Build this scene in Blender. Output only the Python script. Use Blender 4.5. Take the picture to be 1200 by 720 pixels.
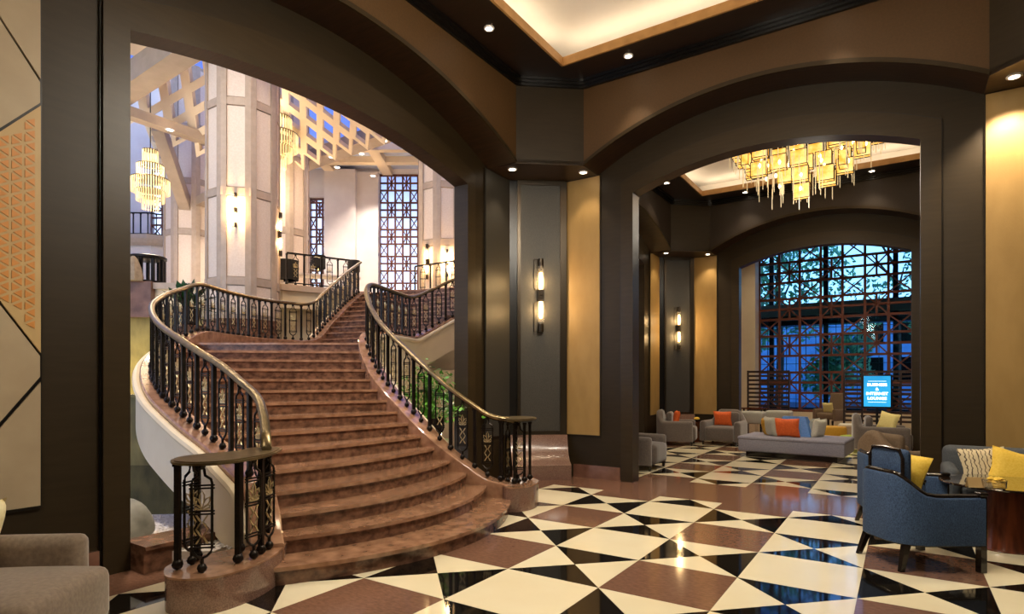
import bpy, bmesh, math, random
from mathutils import Vector, Matrix
random.seed(7)
PI = math.pi
for o in list(bpy.data.objects): bpy.data.objects.remove(o)
SC = bpy.context.scene
COL = SC.collection
# ------------------------------------------------------------------ camera, sky, exposure
YAW = math.radians(33.4)
CS, SN = math.cos(YAW), math.sin(YAW)
cam = bpy.data.cameras.new('camera'); cam_o = bpy.data.objects.new('camera', cam); COL.objects.link(cam_o)
cam.sensor_width = 36; cam.lens = 36*691/1200; cam.shift_y = 0.0725
cam_o.location = (0, 0, 1.5); cam_o.rotation_euler = (PI/2, 0, YAW)
SC.camera = cam_o
SC.view_settings.view_transform = 'Standard'; SC.view_settings.look = 'None'
SC.view_settings.exposure = 0.35; SC.view_settings.gamma = 1; SC.view_settings.use_curve_mapping = False
wd = bpy.data.worlds.new('dusk_sky'); SC.world = wd; wd.use_nodes = True
nt = wd.node_tree; nt.nodes.clear()
_o = nt.nodes.new('ShaderNodeOutputWorld'); _b = nt.nodes.new('ShaderNodeBackground')
_t = nt.nodes.new('ShaderNodeTexCoord'); _n = nt.nodes.new('ShaderNodeTexNoise'); _r = nt.nodes.new('ShaderNodeValToRGB'); _s = nt.nodes.new('ShaderNodeSeparateXYZ'); _a = nt.nodes.new('ShaderNodeMath'); _m = nt.nodes.new('ShaderNodeMath')
_n.inputs['Scale'].default_value = 2.2; _n.inputs['Detail'].default_value = 4
_e = _r.color_ramp.elements
_e[0].position = .02; _e[0].color = (1.7, 2.1, 2.6, 1); _e[1].position = .95; _e[1].color = (.10, .17, .62, 1)
_k = _e.new(.2); _k.color = (1.15, 1.5, 2.3, 1); _k = _e.new(.36); _k.color = (.15, .25, .85, 1)
_m.operation = 'MULTIPLY_ADD'; _m.inputs[1].default_value = .22; _m.inputs[2].default_value = -.11       # clouds shift the gradient a little
_a.operation = 'ADD'
nt.links.new(_t.outputs['Generated'], _n.inputs['Vector']); nt.links.new(_t.outputs['Generated'], _s.inputs[0]); nt.links.new(_n.outputs['Fac'], _m.inputs[0])
nt.links.new(_s.outputs['Z'], _a.inputs[0]); nt.links.new(_m.outputs[0], _a.inputs[1]); nt.links.new(_a.outputs[0], _r.inputs['Fac'])
nt.links.new(_r.outputs['Color'], _b.inputs['Color']); _b.inputs['Strength'].default_value = 1.0
nt.links.new(_b.outputs['Background'], _o.inputs['Surface'])

# ------------------------------------------------------------------ helpers
def srgb(r, g, b):
    f = lambda v: (v/255/12.92) if v/255 <= .04045 else ((v/255+.055)/1.055)**2.4
    return (f(r), f(g), f(b), 1)
def mat(name, c1, c2=None, scale=8, rough=.5, metal=0, bump=0, stretch=(1, 1, 1), detail=5, lo=.35, hi=.65, emit=0, trans=0, coat=0, kind='noise', alpha=1, bscale=None, sheen=0, spec=None):
    m = bpy.data.materials.new(name); m.use_nodes = True
    n = m.node_tree; p = n.nodes['Principled BSDF']
    p.inputs['Roughness'].default_value = rough; p.inputs['Metallic'].default_value = metal
    p.inputs['Base Color'].default_value = c1
    if spec is not None: p.inputs['Specular IOR Level'].default_value = spec
    if trans: p.inputs['Transmission Weight'].default_value = trans
    if coat: p.inputs['Coat Weight'].default_value = coat; p.inputs['Coat Roughness'].default_value = .05
    if sheen: p.inputs['Sheen Weight'].default_value = sheen
    if alpha < 1: p.inputs['Alpha'].default_value = alpha
    src = None
    if c2 is not None or bump:
        tc = n.nodes.new('ShaderNodeTexCoord'); mp = n.nodes.new('ShaderNodeMapping')
        mp.inputs['Scale'].default_value = stretch
        n.links.new(tc.outputs['Object'], mp.inputs['Vector'])
        if kind == 'wave':
            t = n.nodes.new('ShaderNodeTexWave'); t.inputs['Scale'].default_value = scale
            t.inputs['Distortion'].default_value = 9; t.inputs['Detail'].default_value = detail; t.inputs['Detail Scale'].default_value = 1.6
        elif kind == 'voronoi':
            t = n.nodes.new('ShaderNodeTexVoronoi'); t.inputs['Scale'].default_value = scale
        else:
            t = n.nodes.new('ShaderNodeTexNoise'); t.inputs['Scale'].default_value = scale; t.inputs['Detail'].default_value = detail
        n.links.new(mp.outputs['Vector'], t.inputs['Vector'])
        src = t.outputs['Distance'] if kind == 'voronoi' else t.outputs['Fac']
        if c2 is not None:
            r = n.nodes.new('ShaderNodeValToRGB')
            r.color_ramp.elements[0].position = lo; r.color_ramp.elements[0].color = c1
            r.color_ramp.elements[1].position = hi; r.color_ramp.elements[1].color = c2
            n.links.new(src, r.inputs['Fac']); n.links.new(r.outputs['Color'], p.inputs['Base Color'])
            if emit: n.links.new(r.outputs['Color'], p.inputs['Emission Color'])
        if bump:
            b = n.nodes.new('ShaderNodeBump'); b.inputs['Strength'].default_value = bump; b.inputs['Distance'].default_value = .01
            s2 = src
            if bscale:
                t2 = n.nodes.new('ShaderNodeTexNoise'); t2.inputs['Scale'].default_value = bscale; t2.inputs['Detail'].default_value = 3
                n.links.new(mp.outputs['Vector'], t2.inputs['Vector']); s2 = t2.outputs['Fac']
            n.links.new(s2, b.inputs['Height']); n.links.new(b.outputs['Normal'], p.inputs['Normal'])
    if emit:
        if c2 is None: p.inputs['Emission Color'].default_value = c1
        p.inputs['Emission Strength'].default_value = emit
    return m

XF = {}            # id of a thing -> its matrix
class MB:
    """collects geometry in world coordinates; build() links it as ONE mesh object"""
    def __init__(s): s.v = []; s.f = []; s.mi = []
    def add(s, vs, fs, mi=0):
        b = len(s.v); s.v += [tuple(p) for p in vs]
        for f in fs: s.f.append(tuple(b+i for i in f)); s.mi.append(mi)
        return s
    def box(s, x0, x1, y0, y1, z0, z1, mi=0):
        return s.add([(x0,y0,z0),(x1,y0,z0),(x1,y1,z0),(x0,y1,z0),(x0,y0,z1),(x1,y0,z1),(x1,y1,z1),(x0,y1,z1)],
                     [(0,3,2,1),(4,5,6,7),(0,1,5,4),(1,2,6,5),(2,3,7,6),(3,0,4,7)], mi)
    def bar(s, a, b, w, h, mi=0, up=(0,0,1)):
        a = Vector(a); b = Vector(b); d = (b-a).normalized(); u = Vector(up)
        if abs(d.dot(u)) > .98: u = Vector((1,0,0))
        r = d.cross(u).normalized()*w/2; u2 = r.cross(d).normalized()*h/2
        return s.add([a-r-u2, a+r-u2, a+r+u2, a-r+u2, b-r-u2, b+r-u2, b+r+u2, b-r+u2],
                     [(0,3,2,1),(4,5,6,7),(0,1,5,4),(1,2,6,5),(2,3,7,6),(3,0,4,7)], mi)
    def prism(s, poly, z0, z1, mi=0):
        n = len(poly)
        return s.add([(x,y,z0) for x,y in poly]+[(x,y,z1) for x,y in poly],
                     [tuple(range(n))[::-1], tuple(range(n,2*n))]+[(i,(i+1)%n,n+(i+1)%n,n+i) for i in range(n)], mi)
    def lathe(s, prof, c=(0,0,0), n=16, mi=0):
        vs = []; fs = []
        for r, z in prof:
            for i in range(n): a = 2*PI*i/n; vs.append((c[0]+r*math.cos(a), c[1]+r*math.sin(a), c[2]+z))
        for j in range(len(prof)-1):
            for i in range(n): fs.append((j*n+i, j*n+(i+1)%n, (j+1)*n+(i+1)%n, (j+1)*n+i))
        fs.append(tuple(range(n))[::-1]); k = (len(prof)-1)*n; fs.append(tuple(range(k, k+n)))
        return s.add(vs, fs, mi)
    def tube(s, pts, r, n=6, mi=0, closed=False):
        pts = [Vector(p) for p in pts]; m = len(pts); vs = []; fs = []
        for i, p in enumerate(pts):
            a = pts[i-1] if (i or closed) else p; b = pts[(i+1)%m] if (i < m-1 or closed) else p
            d = (b-a).normalized(); u = Vector((0,0,1)) if abs(d.z) < .9 else Vector((1,0,0))
            x = d.cross(u).normalized(); y = x.cross(d)
            rr = r[i] if isinstance(r, (list, tuple)) else r
            for k in range(n): t = 2*PI*k/n+PI/n; vs.append(p+x*rr*math.cos(t)+y*rr*math.sin(t))
        for i in range(m if closed else m-1):
            j = (i+1)%m
            for k in range(n): fs.append((i*n+k, i*n+(k+1)%n, j*n+(k+1)%n, j*n+k))
        if not closed: fs += [tuple(range(n))[::-1], tuple(range((m-1)*n, m*n))]
        return s.add(vs, fs, mi)
    def sweep(s, path, sec, mi=0):
        """sec: closed list of (side, up); side is to the right of the path seen from above"""
        m = len(path); n = len(sec); vs = []; fs = []; P = [Vector(p) for p in path]
        for i, p in enumerate(P):
            d = (P[min(i+1, m-1)]-P[max(i-1, 0)]); d.z = 0; d.normalize(); rt = Vector((d.y, -d.x, 0))
            for a, b in sec: vs.append(p+rt*a+Vector((0,0,b)))
        for i in range(m-1):
            for k in range(n): fs.append((i*n+k, i*n+(k+1)%n, (i+1)*n+(k+1)%n, (i+1)*n+k))
        fs += [tuple(range(n))[::-1], tuple(range((m-1)*n, m*n))]
        return s.add(vs, fs, mi)
    def band(s, axis, w0, w1, us, zl, zh, mi=(0,0,0,0)):
        P = (lambda u,w,z: (u,w,z)) if axis == 'Y' else (lambda u,w,z: (w,u,z))
        vs = []; 
        for u in us: vs += [P(u,w0,zl(u)), P(u,w0,zh(u)), P(u,w1,zh(u)), P(u,w1,zl(u))]
        for i in range(len(us)-1):
            for k in range(4): s.add([vs[4*i+k], vs[4*i+(k+1)%4], vs[4*i+4+(k+1)%4], vs[4*i+4+k]], [(0,1,2,3)], mi[k])
        e = 4*(len(us)-1); s.add(vs[0:4], [(0,1,2,3)], mi[0]); s.add(vs[e:e+4], [(3,2,1,0)], mi[0]); return s
    def rbox(s, c, size, r, seg=3, mi=0, rz=0, puff=0):
        bm = bmesh.new(); bmesh.ops.create_cube(bm, size=1)
        for v in bm.verts: v.co = Vector((v.co.x*size[0], v.co.y*size[1], v.co.z*size[2]))
        bmesh.ops.bevel(bm, geom=bm.edges[:], offset=r, segments=seg, affect='EDGES', profile=.5)
        if puff:
            bmesh.ops.subdivide_edges(bm, edges=[e for e in bm.edges if e.calc_length() > .3*min(size[0], size[1])], cuts=3, use_grid_fill=True)
            for v in bm.verts:
                fx = max(0, 1-(2*v.co.x/size[0])**2); fy = max(0, 1-(2*v.co.y/size[1])**2)
                if v.co.z > 0: v.co.z += puff*fx*fy
        R = Matrix.Rotation(rz, 3, 'Z'); bm.verts.index_update()
        s.add([R@v.co+Vector(c) for v in bm.verts], [[v.index for v in f.verts] for f in bm.faces], mi); bm.free(); return s
    def xf(s, M):
        s.v = [tuple(M@Vector(p)) for p in s.v]; return s
    def build(s, name, mats, parent=None, smooth=False, label=None, kind=None, local=False):
        if not isinstance(mats, (list, tuple)): mats = [mats]
        vs = s.v
        if parent is not None and not local:
            iv = gm(parent).inverted(); vs = [tuple(iv@Vector(p)) for p in vs]
        me = bpy.data.meshes.new(name); me.from_pydata(vs, [], s.f)
        for m in mats: me.materials.append(m)
        if any(s.mi): me.polygons.foreach_set('material_index', s.mi)
        bm = bmesh.new(); bm.from_mesh(me); bmesh.ops.remove_doubles(bm, verts=bm.verts, dist=1e-5)
        bmesh.ops.recalc_face_normals(bm, faces=bm.faces); bm.to_mesh(me); bm.free()
        if smooth:
            me.polygons.foreach_set('use_smooth', [True]*len(me.polygons))
            me.set_sharp_from_angle(angle=math.radians(42))
        o = bpy.data.objects.new(name, me); COL.objects.link(o)
        if parent is not None: o.parent = parent
        if label: o['label'] = label
        if kind: o['kind'] = kind
        return o
def gm(o):
    M = XF.get(o.name, Matrix.Identity(4))
    return gm(o.parent)@M if o.parent is not None else M
def tag(o, label, cat, group=None):
    o['label'] = label; o['category'] = cat
    if group: o['group'] = group
    return o
def thing(name, label, cat, loc=(0,0,0), rz=0, group=None):
    o = bpy.data.objects.new(name, None); COL.objects.link(o); o.empty_display_size = .1
    o.location = loc; o.rotation_euler = (0,0,rz)
    XF[o.name] = Matrix.Translation(loc)@Matrix.Rotation(rz, 4, 'Z')
    return tag(o, label, cat, group)
def inst(src, name, parent, loc, rz=0):
    """another object on the same mesh"""
    o = bpy.data.objects.new(name, src.data); COL.objects.link(o); o.parent = parent
    o.location = loc; o.rotation_euler = (0,0,rz)
    return o
def dup(o, loc, rz=0, label=None, scale=1):
    """copy of a thing with copies of its parts and sub-parts"""
    def cp(q, par):
        c = q.copy(); COL.objects.link(c)
        if q.name in XF: XF[c.name] = XF[q.name]
        if par is not None: c.parent = par
        for ch in [x for x in q.children]: cp(ch, c)
        return c
    r = cp(o, None); r.location = loc; r.rotation_euler = (0,0,rz); r.scale = (scale,)*3
    XF[r.name] = Matrix.Translation(loc)@Matrix.Rotation(rz, 4, 'Z')
    if label: r['label'] = label
    return r
def lamp(name, kind, loc, power, color=(1,.78,.5), size=.1, parent=None, spot=None, aim=None, sx=None):
    l = bpy.data.lights.new(name, kind); l.energy = power; l.color = color
    if kind in ('POINT', 'SPOT'): l.shadow_soft_size = size
    if kind == 'SPOT': l.spot_size = math.radians(spot or 80); l.spot_blend = .6
    if kind == 'AREA': l.size = size; l.shape = 'RECTANGLE'; l.size_y = sx or size
    o = bpy.data.objects.new(name, l); COL.objects.link(o); o.location = loc
    if aim is not None: o.rotation_euler = (Vector(aim)-Vector(loc)).to_track_quat('-Z', 'Y').to_euler()
    if parent is not None:
        m = Matrix.Translation(loc)@o.rotation_euler.to_matrix().to_4x4(); o.parent = parent; o.matrix_local = gm(parent).inverted()@m
    return o
def W(L, D, z=0): return (CS*L-SN*D, SN*L+CS*D, z)     # the atrium's own axes are turned by YAW: L sideways, D inwards
ATR = Matrix.Rotation(YAW, 4, 'Z')
def lerp(a, b, t): return a+(b-a)*t
def cr(P, n):
    """Catmull-Rom through the points, n samples per span"""
    out = []; Q = [Vector(p) for p in P]
    for i in range(len(Q)-1):
        a = Q[i-1] if i else Q[i]*2-Q[i+1]; b = Q[i]; c = Q[i+1]; d = Q[i+2] if i+2 < len(Q) else Q[i+1]*2-Q[i]
        for k in range(n):
            t = k/n; out.append(.5*((2*b)+(c-a)*t+(2*a-5*b+4*c-d)*t*t+(3*b-a-3*c+d)*t**3))
    return out+[Q[-1]]
def resample(P, step):
    P = [Vector(p) for p in P]; out = [P[0]]; acc = 0
    for a, b in zip(P, P[1:]):
        L = (Vector((b.x,b.y,0))-Vector((a.x,a.y,0))).length
        while acc+L >= step:
            t = (step-acc)/L; a = a.lerp(b, t); out.append(a); L = (Vector((b.x,b.y,0))-Vector((a.x,a.y,0))).length; acc = 0
        acc += L
    return out

# ------------------------------------------------------------------ materials
M = {}
M['bronze'] = mat('bronze_wallcovering', srgb(43,34,20), srgb(48,38,23), 3, .42, .0, .12, (1,1,9), bscale=60)
M['bronze_trim'] = mat('bronze_trim', srgb(51,41,26), srgb(56,45,29), 3, .34, .0, .08, (1,1,10), bscale=60)
for _k in ('bronze','bronze_trim'): M[_k].node_tree.nodes['Principled BSDF'].inputs['Specular IOR Level'].default_value = .3
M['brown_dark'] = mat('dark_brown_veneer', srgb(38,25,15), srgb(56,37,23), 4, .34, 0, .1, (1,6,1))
M['jamb_wood'] = mat('jamb_walnut', srgb(78,50,34), srgb(100,66,46), 5, .3, 0, .05, (8,8,.6))
M['fascia'] = mat('tan_fascia_cloth', srgb(80,56,26), srgb(87,61,30), 40, .6, 0, .1)
M['ceil_dark'] = mat('dark_ceiling_veneer', srgb(27,18,14), srgb(38,25,19), 5, .3, 0, .05, (1,5,1))
M['ceil_white'] = mat('ceiling_paint', srgb(232,226,222), srgb(238,232,228), 2, .7)
M['black'] = mat('black_moulding', srgb(12,10,9), srgb(18,15,13), 10, .3)
M['cove_gold'] = mat('cove_edge_gold', srgb(170,128,76), srgb(190,146,90), 6, .4, .2)
M['yellow'] = mat('yellow_silk_panel', srgb(152,121,68), srgb(163,131,76), 5, .5, 0, .1, (1,1,.4), bscale=90)
M['grey_panel'] = mat('pewter_textured_panel', srgb(60,58,54), srgb(82,79,73), 130, .42, .35, .25, bscale=160)
M['metal_edge'] = mat('pewter_metal_edge', srgb(74,66,56), None, rough=.3, metal=.85)
M['marble'] = mat('brown_marble', srgb(92,62,50), srgb(142,102,84), 3.5, .16, 0, 0, (1,1,1), 9, .3, .72, coat=.3)
M['marble_tread'] = mat('polished_brown_marble', srgb(130,94,70), srgb(178,136,106), 9, .14, 0, 0, (1,1,1), 9, .3, .7, coat=.4)  # lighter than the risers: light caught on the nosings put into the colour
M['marble_riser'] = mat('veined_marble_riser', srgb(88,61,47), srgb(140,102,79), 10, .2, 0, 0, (1,1.3,1.7), 12, .36, .66)  # darker than the treads: shade under the nosings put into the colour
M['granite'] = mat('speckled_brown_granite', srgb(108,80,68), srgb(144,112,96), 110, .2, 0, 0, (1,1,1), 6, .38, .62, coat=.3)
M['t_cream'] = mat('cream_marble_tile', srgb(240,226,188), srgb(248,238,206), 1.2, .1, 0, 0, (1,1,1), 6, .3, .7)
M['t_black'] = mat('black_granite_tile', srgb(16,14,12), srgb(34,30,25), 60, .05, 0, 0, (1,1,1), 3, .45, .75)
M['t_brown'] = mat('brown_granite_tile', srgb(112,80,63), srgb(138,102,82), 22, .1, 0, 0, (1,2,1), 8, .25, .75)
M['grout'] = mat('grout', srgb(120,100,76), None, rough=.7)
M['cream_wall'] = mat('cream_plaster', srgb(226,208,172), srgb(234,218,184), 2, .6)
M['white_wall'] = mat('warm_white_plaster', srgb(228,216,208), srgb(236,226,218), 2, .7)
M['col_panel'] = mat('column_linen_panel', srgb(232,212,192), srgb(240,222,204), 30, .6, 0, .05)
M['col_frame'] = mat('column_taupe_frame', srgb(184,164,144), srgb(194,174,154), 8, .5)
M['coffer'] = mat('coffer_cream_paint', srgb(240,216,180), srgb(244,222,188), 3, .65)
M['beam'] = mat('beam_taupe_paint', srgb(178,158,136), srgb(188,168,146), 4, .6)
M['iron'] = mat('black_wrought_iron', srgb(30,25,21), srgb(44,37,30), 40, .38, .7)
M['gilt'] = mat('antique_gilt', srgb(196,176,128), srgb(224,206,160), 30, .34, .7)
M['brass'] = mat('brushed_brass_rail', srgb(128,112,80), srgb(152,134,100), 14, .28, .85)
M['lattice'] = mat('red_brown_lattice_wood', srgb(92,48,30), srgb(120,66,42), 8, .4, 0, .05, (1,1,.3))
M['glass'] = mat('window_glass', (.9,.95,1,1), None, rough=.02, alpha=.12)
_g = M['glass'].node_tree; _g.nodes.remove(_g.nodes['Principled BSDF']); _tr = _g.nodes.new('ShaderNodeBsdfTransparent'); _tr.inputs['Color'].default_value = (.58, .86, 1, 1)
_gl = _g.nodes.new('ShaderNodeBsdfGlossy'); _gl.inputs['Roughness'].default_value = .03; _mx = _g.nodes.new('ShaderNodeMixShader'); _mx.inputs['Fac'].default_value = .005
_g.links.new(_tr.outputs[0], _mx.inputs[1]); _g.links.new(_gl.outputs[0], _mx.inputs[2]); _g.links.new(_mx.outputs[0], _g.nodes['Material Output'].inputs['Surface'])
M['tube_glass'] = mat('clear_tube_glass', (.95,.92,.86,1), None, rough=.05, alpha=.12)
M['clear_pane'] = mat('clear_pane', (.9,.93,1,1), None, rough=.05, alpha=.06)
M['dark_wood'] = mat('dark_slat_wood', srgb(44,28,20), srgb(64,42,30), 6, .4, 0, .05)
M['grey_velvet'] = mat('grey_velvet', srgb(88,78,72), srgb(102,91,84), 50, .8, 0, .2, sheen=.5)
M['taupe_velvet'] = mat('taupe_velvet', srgb(112,94,76), srgb(130,112,92), 40, .8, 0, .2, sheen=.5)
M['taupe_nap'] = mat('taupe_chair_cloth', srgb(118,97,74), srgb(132,111,88), 60, .85, 0, .2)
M['lilac'] = mat('lilac_grey_upholstery', srgb(136,134,148), srgb(150,148,162), 40, .75, 0, .15)
M['blue_cloth'] = mat('indigo_weave', srgb(34,54,86), srgb(64,90,124), 160, .85, 0, .3, (1,1,.5))
M['blue_back'] = mat('bright_blue_upholstery', srgb(84,128,198), srgb(98,142,208), 40, .75)
M['slate'] = mat('slate_grey_cloth', srgb(66,70,74), srgb(84,88,92), 120, .85, 0, .2)
M['ebony'] = mat('ebony_wood', srgb(24,18,15), srgb(34,26,21), 12, .22, coat=.4)
M['orange'] = mat('orange_silk', srgb(226,96,36), srgb(240,112,48), 30, .6, 0, .1)
M['lemon'] = mat('lemon_yellow_cloth', srgb(224,184,56), srgb(234,198,80), 60, .75, 0, .15)
M['pale_lemon'] = mat('pale_yellow_cloth', srgb(226,208,128), srgb(236,220,150), 60, .75, 0, .15)
M['mustard'] = mat('mustard_cloth', srgb(196,148,34), srgb(208,160,48), 50, .75)
M['stone_cloth'] = mat('stone_grey_cloth', srgb(176,174,160), srgb(192,190,178), 50, .75)
M['linen'] = mat('off_white_cloth', srgb(222,216,196), srgb(232,228,210), 50, .75)
M['mahogany'] = mat('mahogany', srgb(72,34,20), srgb(116,60,36), 3, .18, 0, 0, (6,6,.7), coat=.5)
M['smoke_glass'] = mat('dark_glass_top', srgb(36,24,18), srgb(46,32,24), 4, .04, coat=1)
M['leaf'] = mat('glossy_leaf', srgb(72,140,40), srgb(130,190,76), 6, .35)
M['leaf_dark'] = mat('dark_leaf', srgb(26,60,26), srgb(52,96,44), 6, .4)
M['tree_leaf'] = mat('tree_leaf', srgb(60,130,90), srgb(140,200,130), 1.5, .5)
M['bark'] = mat('bark', srgb(60,48,38), srgb(84,68,54), 12, .9, 0, .4)
M['water'] = mat('dark_pool_water', srgb(22,24,18), srgb(34,36,26), 6, .04, 0, .08, bscale=9)
M['pebble'] = mat('white_pebble', srgb(226,218,204), srgb(242,236,226), 20, .6)
M['rock'] = mat('grey_river_stone', srgb(128,126,112), srgb(156,152,136), 7, .7, 0, .3)
M['gold_wall'] = mat('mossy_gold_stone', srgb(96,84,40), srgb(150,134,74), 3, .6, 0, .5, (1,1,.5), 8, bscale=14)
M['art_beige'] = mat('beige_leather_panel', srgb(168,150,122), srgb(178,161,132), 3, .45, 0, .05)
M['art_gold'] = mat('pale_gold_panel', srgb(184,154,104), srgb(194,165,114), 3, .45)
M['art_orange'] = mat('orange_inlay', srgb(196,132,62), srgb(204,140,70), 8, .45)
M['bulb'] = mat('warm_bulb', (1,.62,.24,1), None, emit=10)
M['lens'] = mat('lamp_lens', (1,.86,.66,1), None, emit=14)
M['cove_light'] = mat('cove_light_strip', (1,.80,.52,1), None, emit=6.5)
M['amber'] = mat('amber_lantern_glass', (.9,.34,.03,1), (1,.72,.24,1), 5, .15, emit=1.25, lo=.36, hi=.64)
M['crystal'] = mat('crystal_rod', (1,.78,.42,1), None, rough=.08, emit=.42, spec=.9)
for _n2, _c in (('amber', (.22,.11,.03,1)), ('crystal', (.35,.28,.18,1))):
    _p = M[_n2].node_tree.nodes['Principled BSDF']
    for _l in list(M[_n2].node_tree.links):
        if _l.to_socket == _p.inputs['Base Color']: M[_n2].node_tree.links.remove(_l)
    _p.inputs['Base Color'].default_value = _c
M['cry_tier'] = mat('crystal_curtain', (.9,.62,.24,1), (1,.86,.5,1), 24, .2, emit=.62, stretch=(1,1,.25), lo=.35, hi=.65)
M['screen'] = mat('sign_screen', (.012,.23,.5,1), (.025,.36,.68,1), .9, .3, emit=1.1)
M['sign_white'] = mat('sign_lettering', (.9,.97,1,1), None, emit=1.6)
M['clear'] = mat('clear_glass', (.9,.85,.75,1), None, rough=.03, trans=.95)
M['ext_wall'] = mat('exterior_beige_render', srgb(150,128,108), srgb(164,142,120), 2, .8)
M['ext_ground'] = mat('exterior_paving', srgb(90,92,92), srgb(110,112,112), 3, .8)
M['lamp_shade'] = mat('black_lamp_shade', srgb(22,18,16), None, rough=.7)
M['lime'] = mat('lime_cloth', srgb(150,168,40), srgb(166,182,56), 40, .8)
M['blue_facade'] = mat('blue_glass_facade', srgb(112,160,208), srgb(140,184,224), 1.5, .5)
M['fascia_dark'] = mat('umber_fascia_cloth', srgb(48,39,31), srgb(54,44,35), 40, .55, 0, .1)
M['steel_blue'] = mat('blue_grey_wall', srgb(196,202,224), srgb(206,212,232), 2, .7)
M['stone_relief'] = mat('terracotta_stone', srgb(150,132,108), srgb(170,152,126), 12, .8, 0, .3)
# ------------------------------------------------------------------ the setting: two arcaded halls, a lounge behind, the stair atrium to the left
def S(name, mb, m, parent=None, smooth=False): return mb.build(name, m, parent, smooth, kind=None if parent else 'structure')
def arc(a, b, zs, rise):
    R = ((b-a)/2)**2/(2*rise)+rise/2; c = (a+b)/2; cz = zs+rise-R
    return lambda u: cz+math.sqrt(max(0, R*R-(u-c)**2))
def rng(a, b, n): return [lerp(a, b, i/n) for i in range(n+1)]
ZS, ZT = 4.67, 5.87
_tn = [0]
def trim_name(): _tn[0] += 1; return 'trim_%d' % _tn[0]
def arch_wall(name, axis, face, sg, ends, fr, op, fs, rises, zend=ZT):
    w = lambda f: face+sg*f
    fo = arc(fr[0], fr[1], 4.47, rises[1]); oi = arc(op[0], op[1], 4.29, rises[0]); fa = arc(fs[0], fs[1], ZS, rises[2])
    mb = MB()
    mb.band(axis, w(0), w(-.17), [ends[0], fr[0]], lambda u: 0, lambda u: zend)
    mb.band(axis, w(0), w(-.17), rng(fr[0], fr[1], 28), lambda u: fo(u)-.01, lambda u: zend)
    mb.band(axis, w(0), w(-.17), [fr[1], ends[1]], lambda u: 0, lambda u: zend)
    S(name, mb, M['bronze'])
    mb = MB(); mm = (0,0,1,1)
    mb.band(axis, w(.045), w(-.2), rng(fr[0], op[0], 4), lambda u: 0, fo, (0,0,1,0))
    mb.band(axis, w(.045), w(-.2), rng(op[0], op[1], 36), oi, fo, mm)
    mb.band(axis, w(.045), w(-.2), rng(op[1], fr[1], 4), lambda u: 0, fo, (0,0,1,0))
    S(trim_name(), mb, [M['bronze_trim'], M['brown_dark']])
    mb = MB()                                            # a fine fillet round the frame
    for u in rng(fr[0]-.014, fr[1]+.014, 36)[:-1]:
        pass
    o2 = arc(fr[0]-.014, fr[1]+.014, 4.484, rises[1])
    mb.band(axis, w(.02), w(0), rng(fr[0]-.014, fr[1]+.014, 36), lambda u: o2(u)-.03, o2)
    for a in (fr[0]-.014, fr[1]): mb.band(axis, w(.02), w(0), [a, a+.014], lambda u: 0, lambda u: 4.49)
    S(trim_name(), mb, M['black'])
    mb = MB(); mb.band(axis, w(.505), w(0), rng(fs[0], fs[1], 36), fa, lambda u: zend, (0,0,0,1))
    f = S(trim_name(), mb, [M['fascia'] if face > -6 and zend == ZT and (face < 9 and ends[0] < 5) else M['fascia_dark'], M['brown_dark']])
    mb = MB(); mb.band(axis, w(.518), w(.49), rng(fs[0], fs[1], 36), lambda u: fa(u)-.004, lambda u: fa(u)+.05)
    S('arch_lip', mb, M['bronze_trim'], f)

def corner(poly_low, poly_up, A, B):
    """chamfered corner: fascia block, pewter panel in a frame, stone apron"""
    mb = MB(); mb.prism(poly_up, ZS, ZT); S(trim_name(), mb, [M['bronze']])
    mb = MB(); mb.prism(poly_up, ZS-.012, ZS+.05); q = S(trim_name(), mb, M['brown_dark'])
    mb = MB(); mb.prism(poly_low, 0, ZS); S(trim_name(), mb, M['bronze'])
    A = Vector((A[0],A[1],0)); B = Vector((B[0],B[1],0)); d = B-A; Ln = d.length; d.normalize(); n = Vector((d.y,-d.x,0))
    T = Matrix(((d.x,n.x,0,A.x),(d.y,n.y,0,A.y),(0,0,1,0),(0,0,0,1)))     # local x along the chamfer, y into the room
    mb = MB()
    for a, b in ((.13,.18),(Ln-.13,Ln-.03)): mb.box(a, b, 0, .07, .66, ZS-.015)
    mb.box(.18, Ln-.13, 0, .07, .66, .72); mb.box(.18, Ln-.13, 0, .07, ZS-.09, ZS-.015)
    mb.xf(T); fr = S(trim_name(), mb, M['metal_edge'])
    mb = MB(); mb.box(.18, Ln-.13, 0, .045, .72, ZS-.09); mb.xf(T); S('wall_panel', mb, M['grey_panel'], fr)
    mb = MB(); mb.box(0, .13, 0, .03, .66, ZS-.015); mb.xf(T); S('shadow_strip', mb, M['black'], fr)  # flat black strip painted for the shadow beside the panel
    return T, Ln
def apron(A, B):
    mb = MB(); sec = [(-.1,0),(.42,0),(.42,.22),(.40,.235),(.30,.27),(.20,.36),(.13,.5),(.09,.66),(-.1,.66)]
    a = Vector((*A,0)); b = Vector((*B,0)); d = (b-a).normalized()
    mb.sweep([a+d*.02, (a+b)/2, b-d*.02], sec); S(trim_name(), mb, M['granite'], smooth=True)
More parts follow.
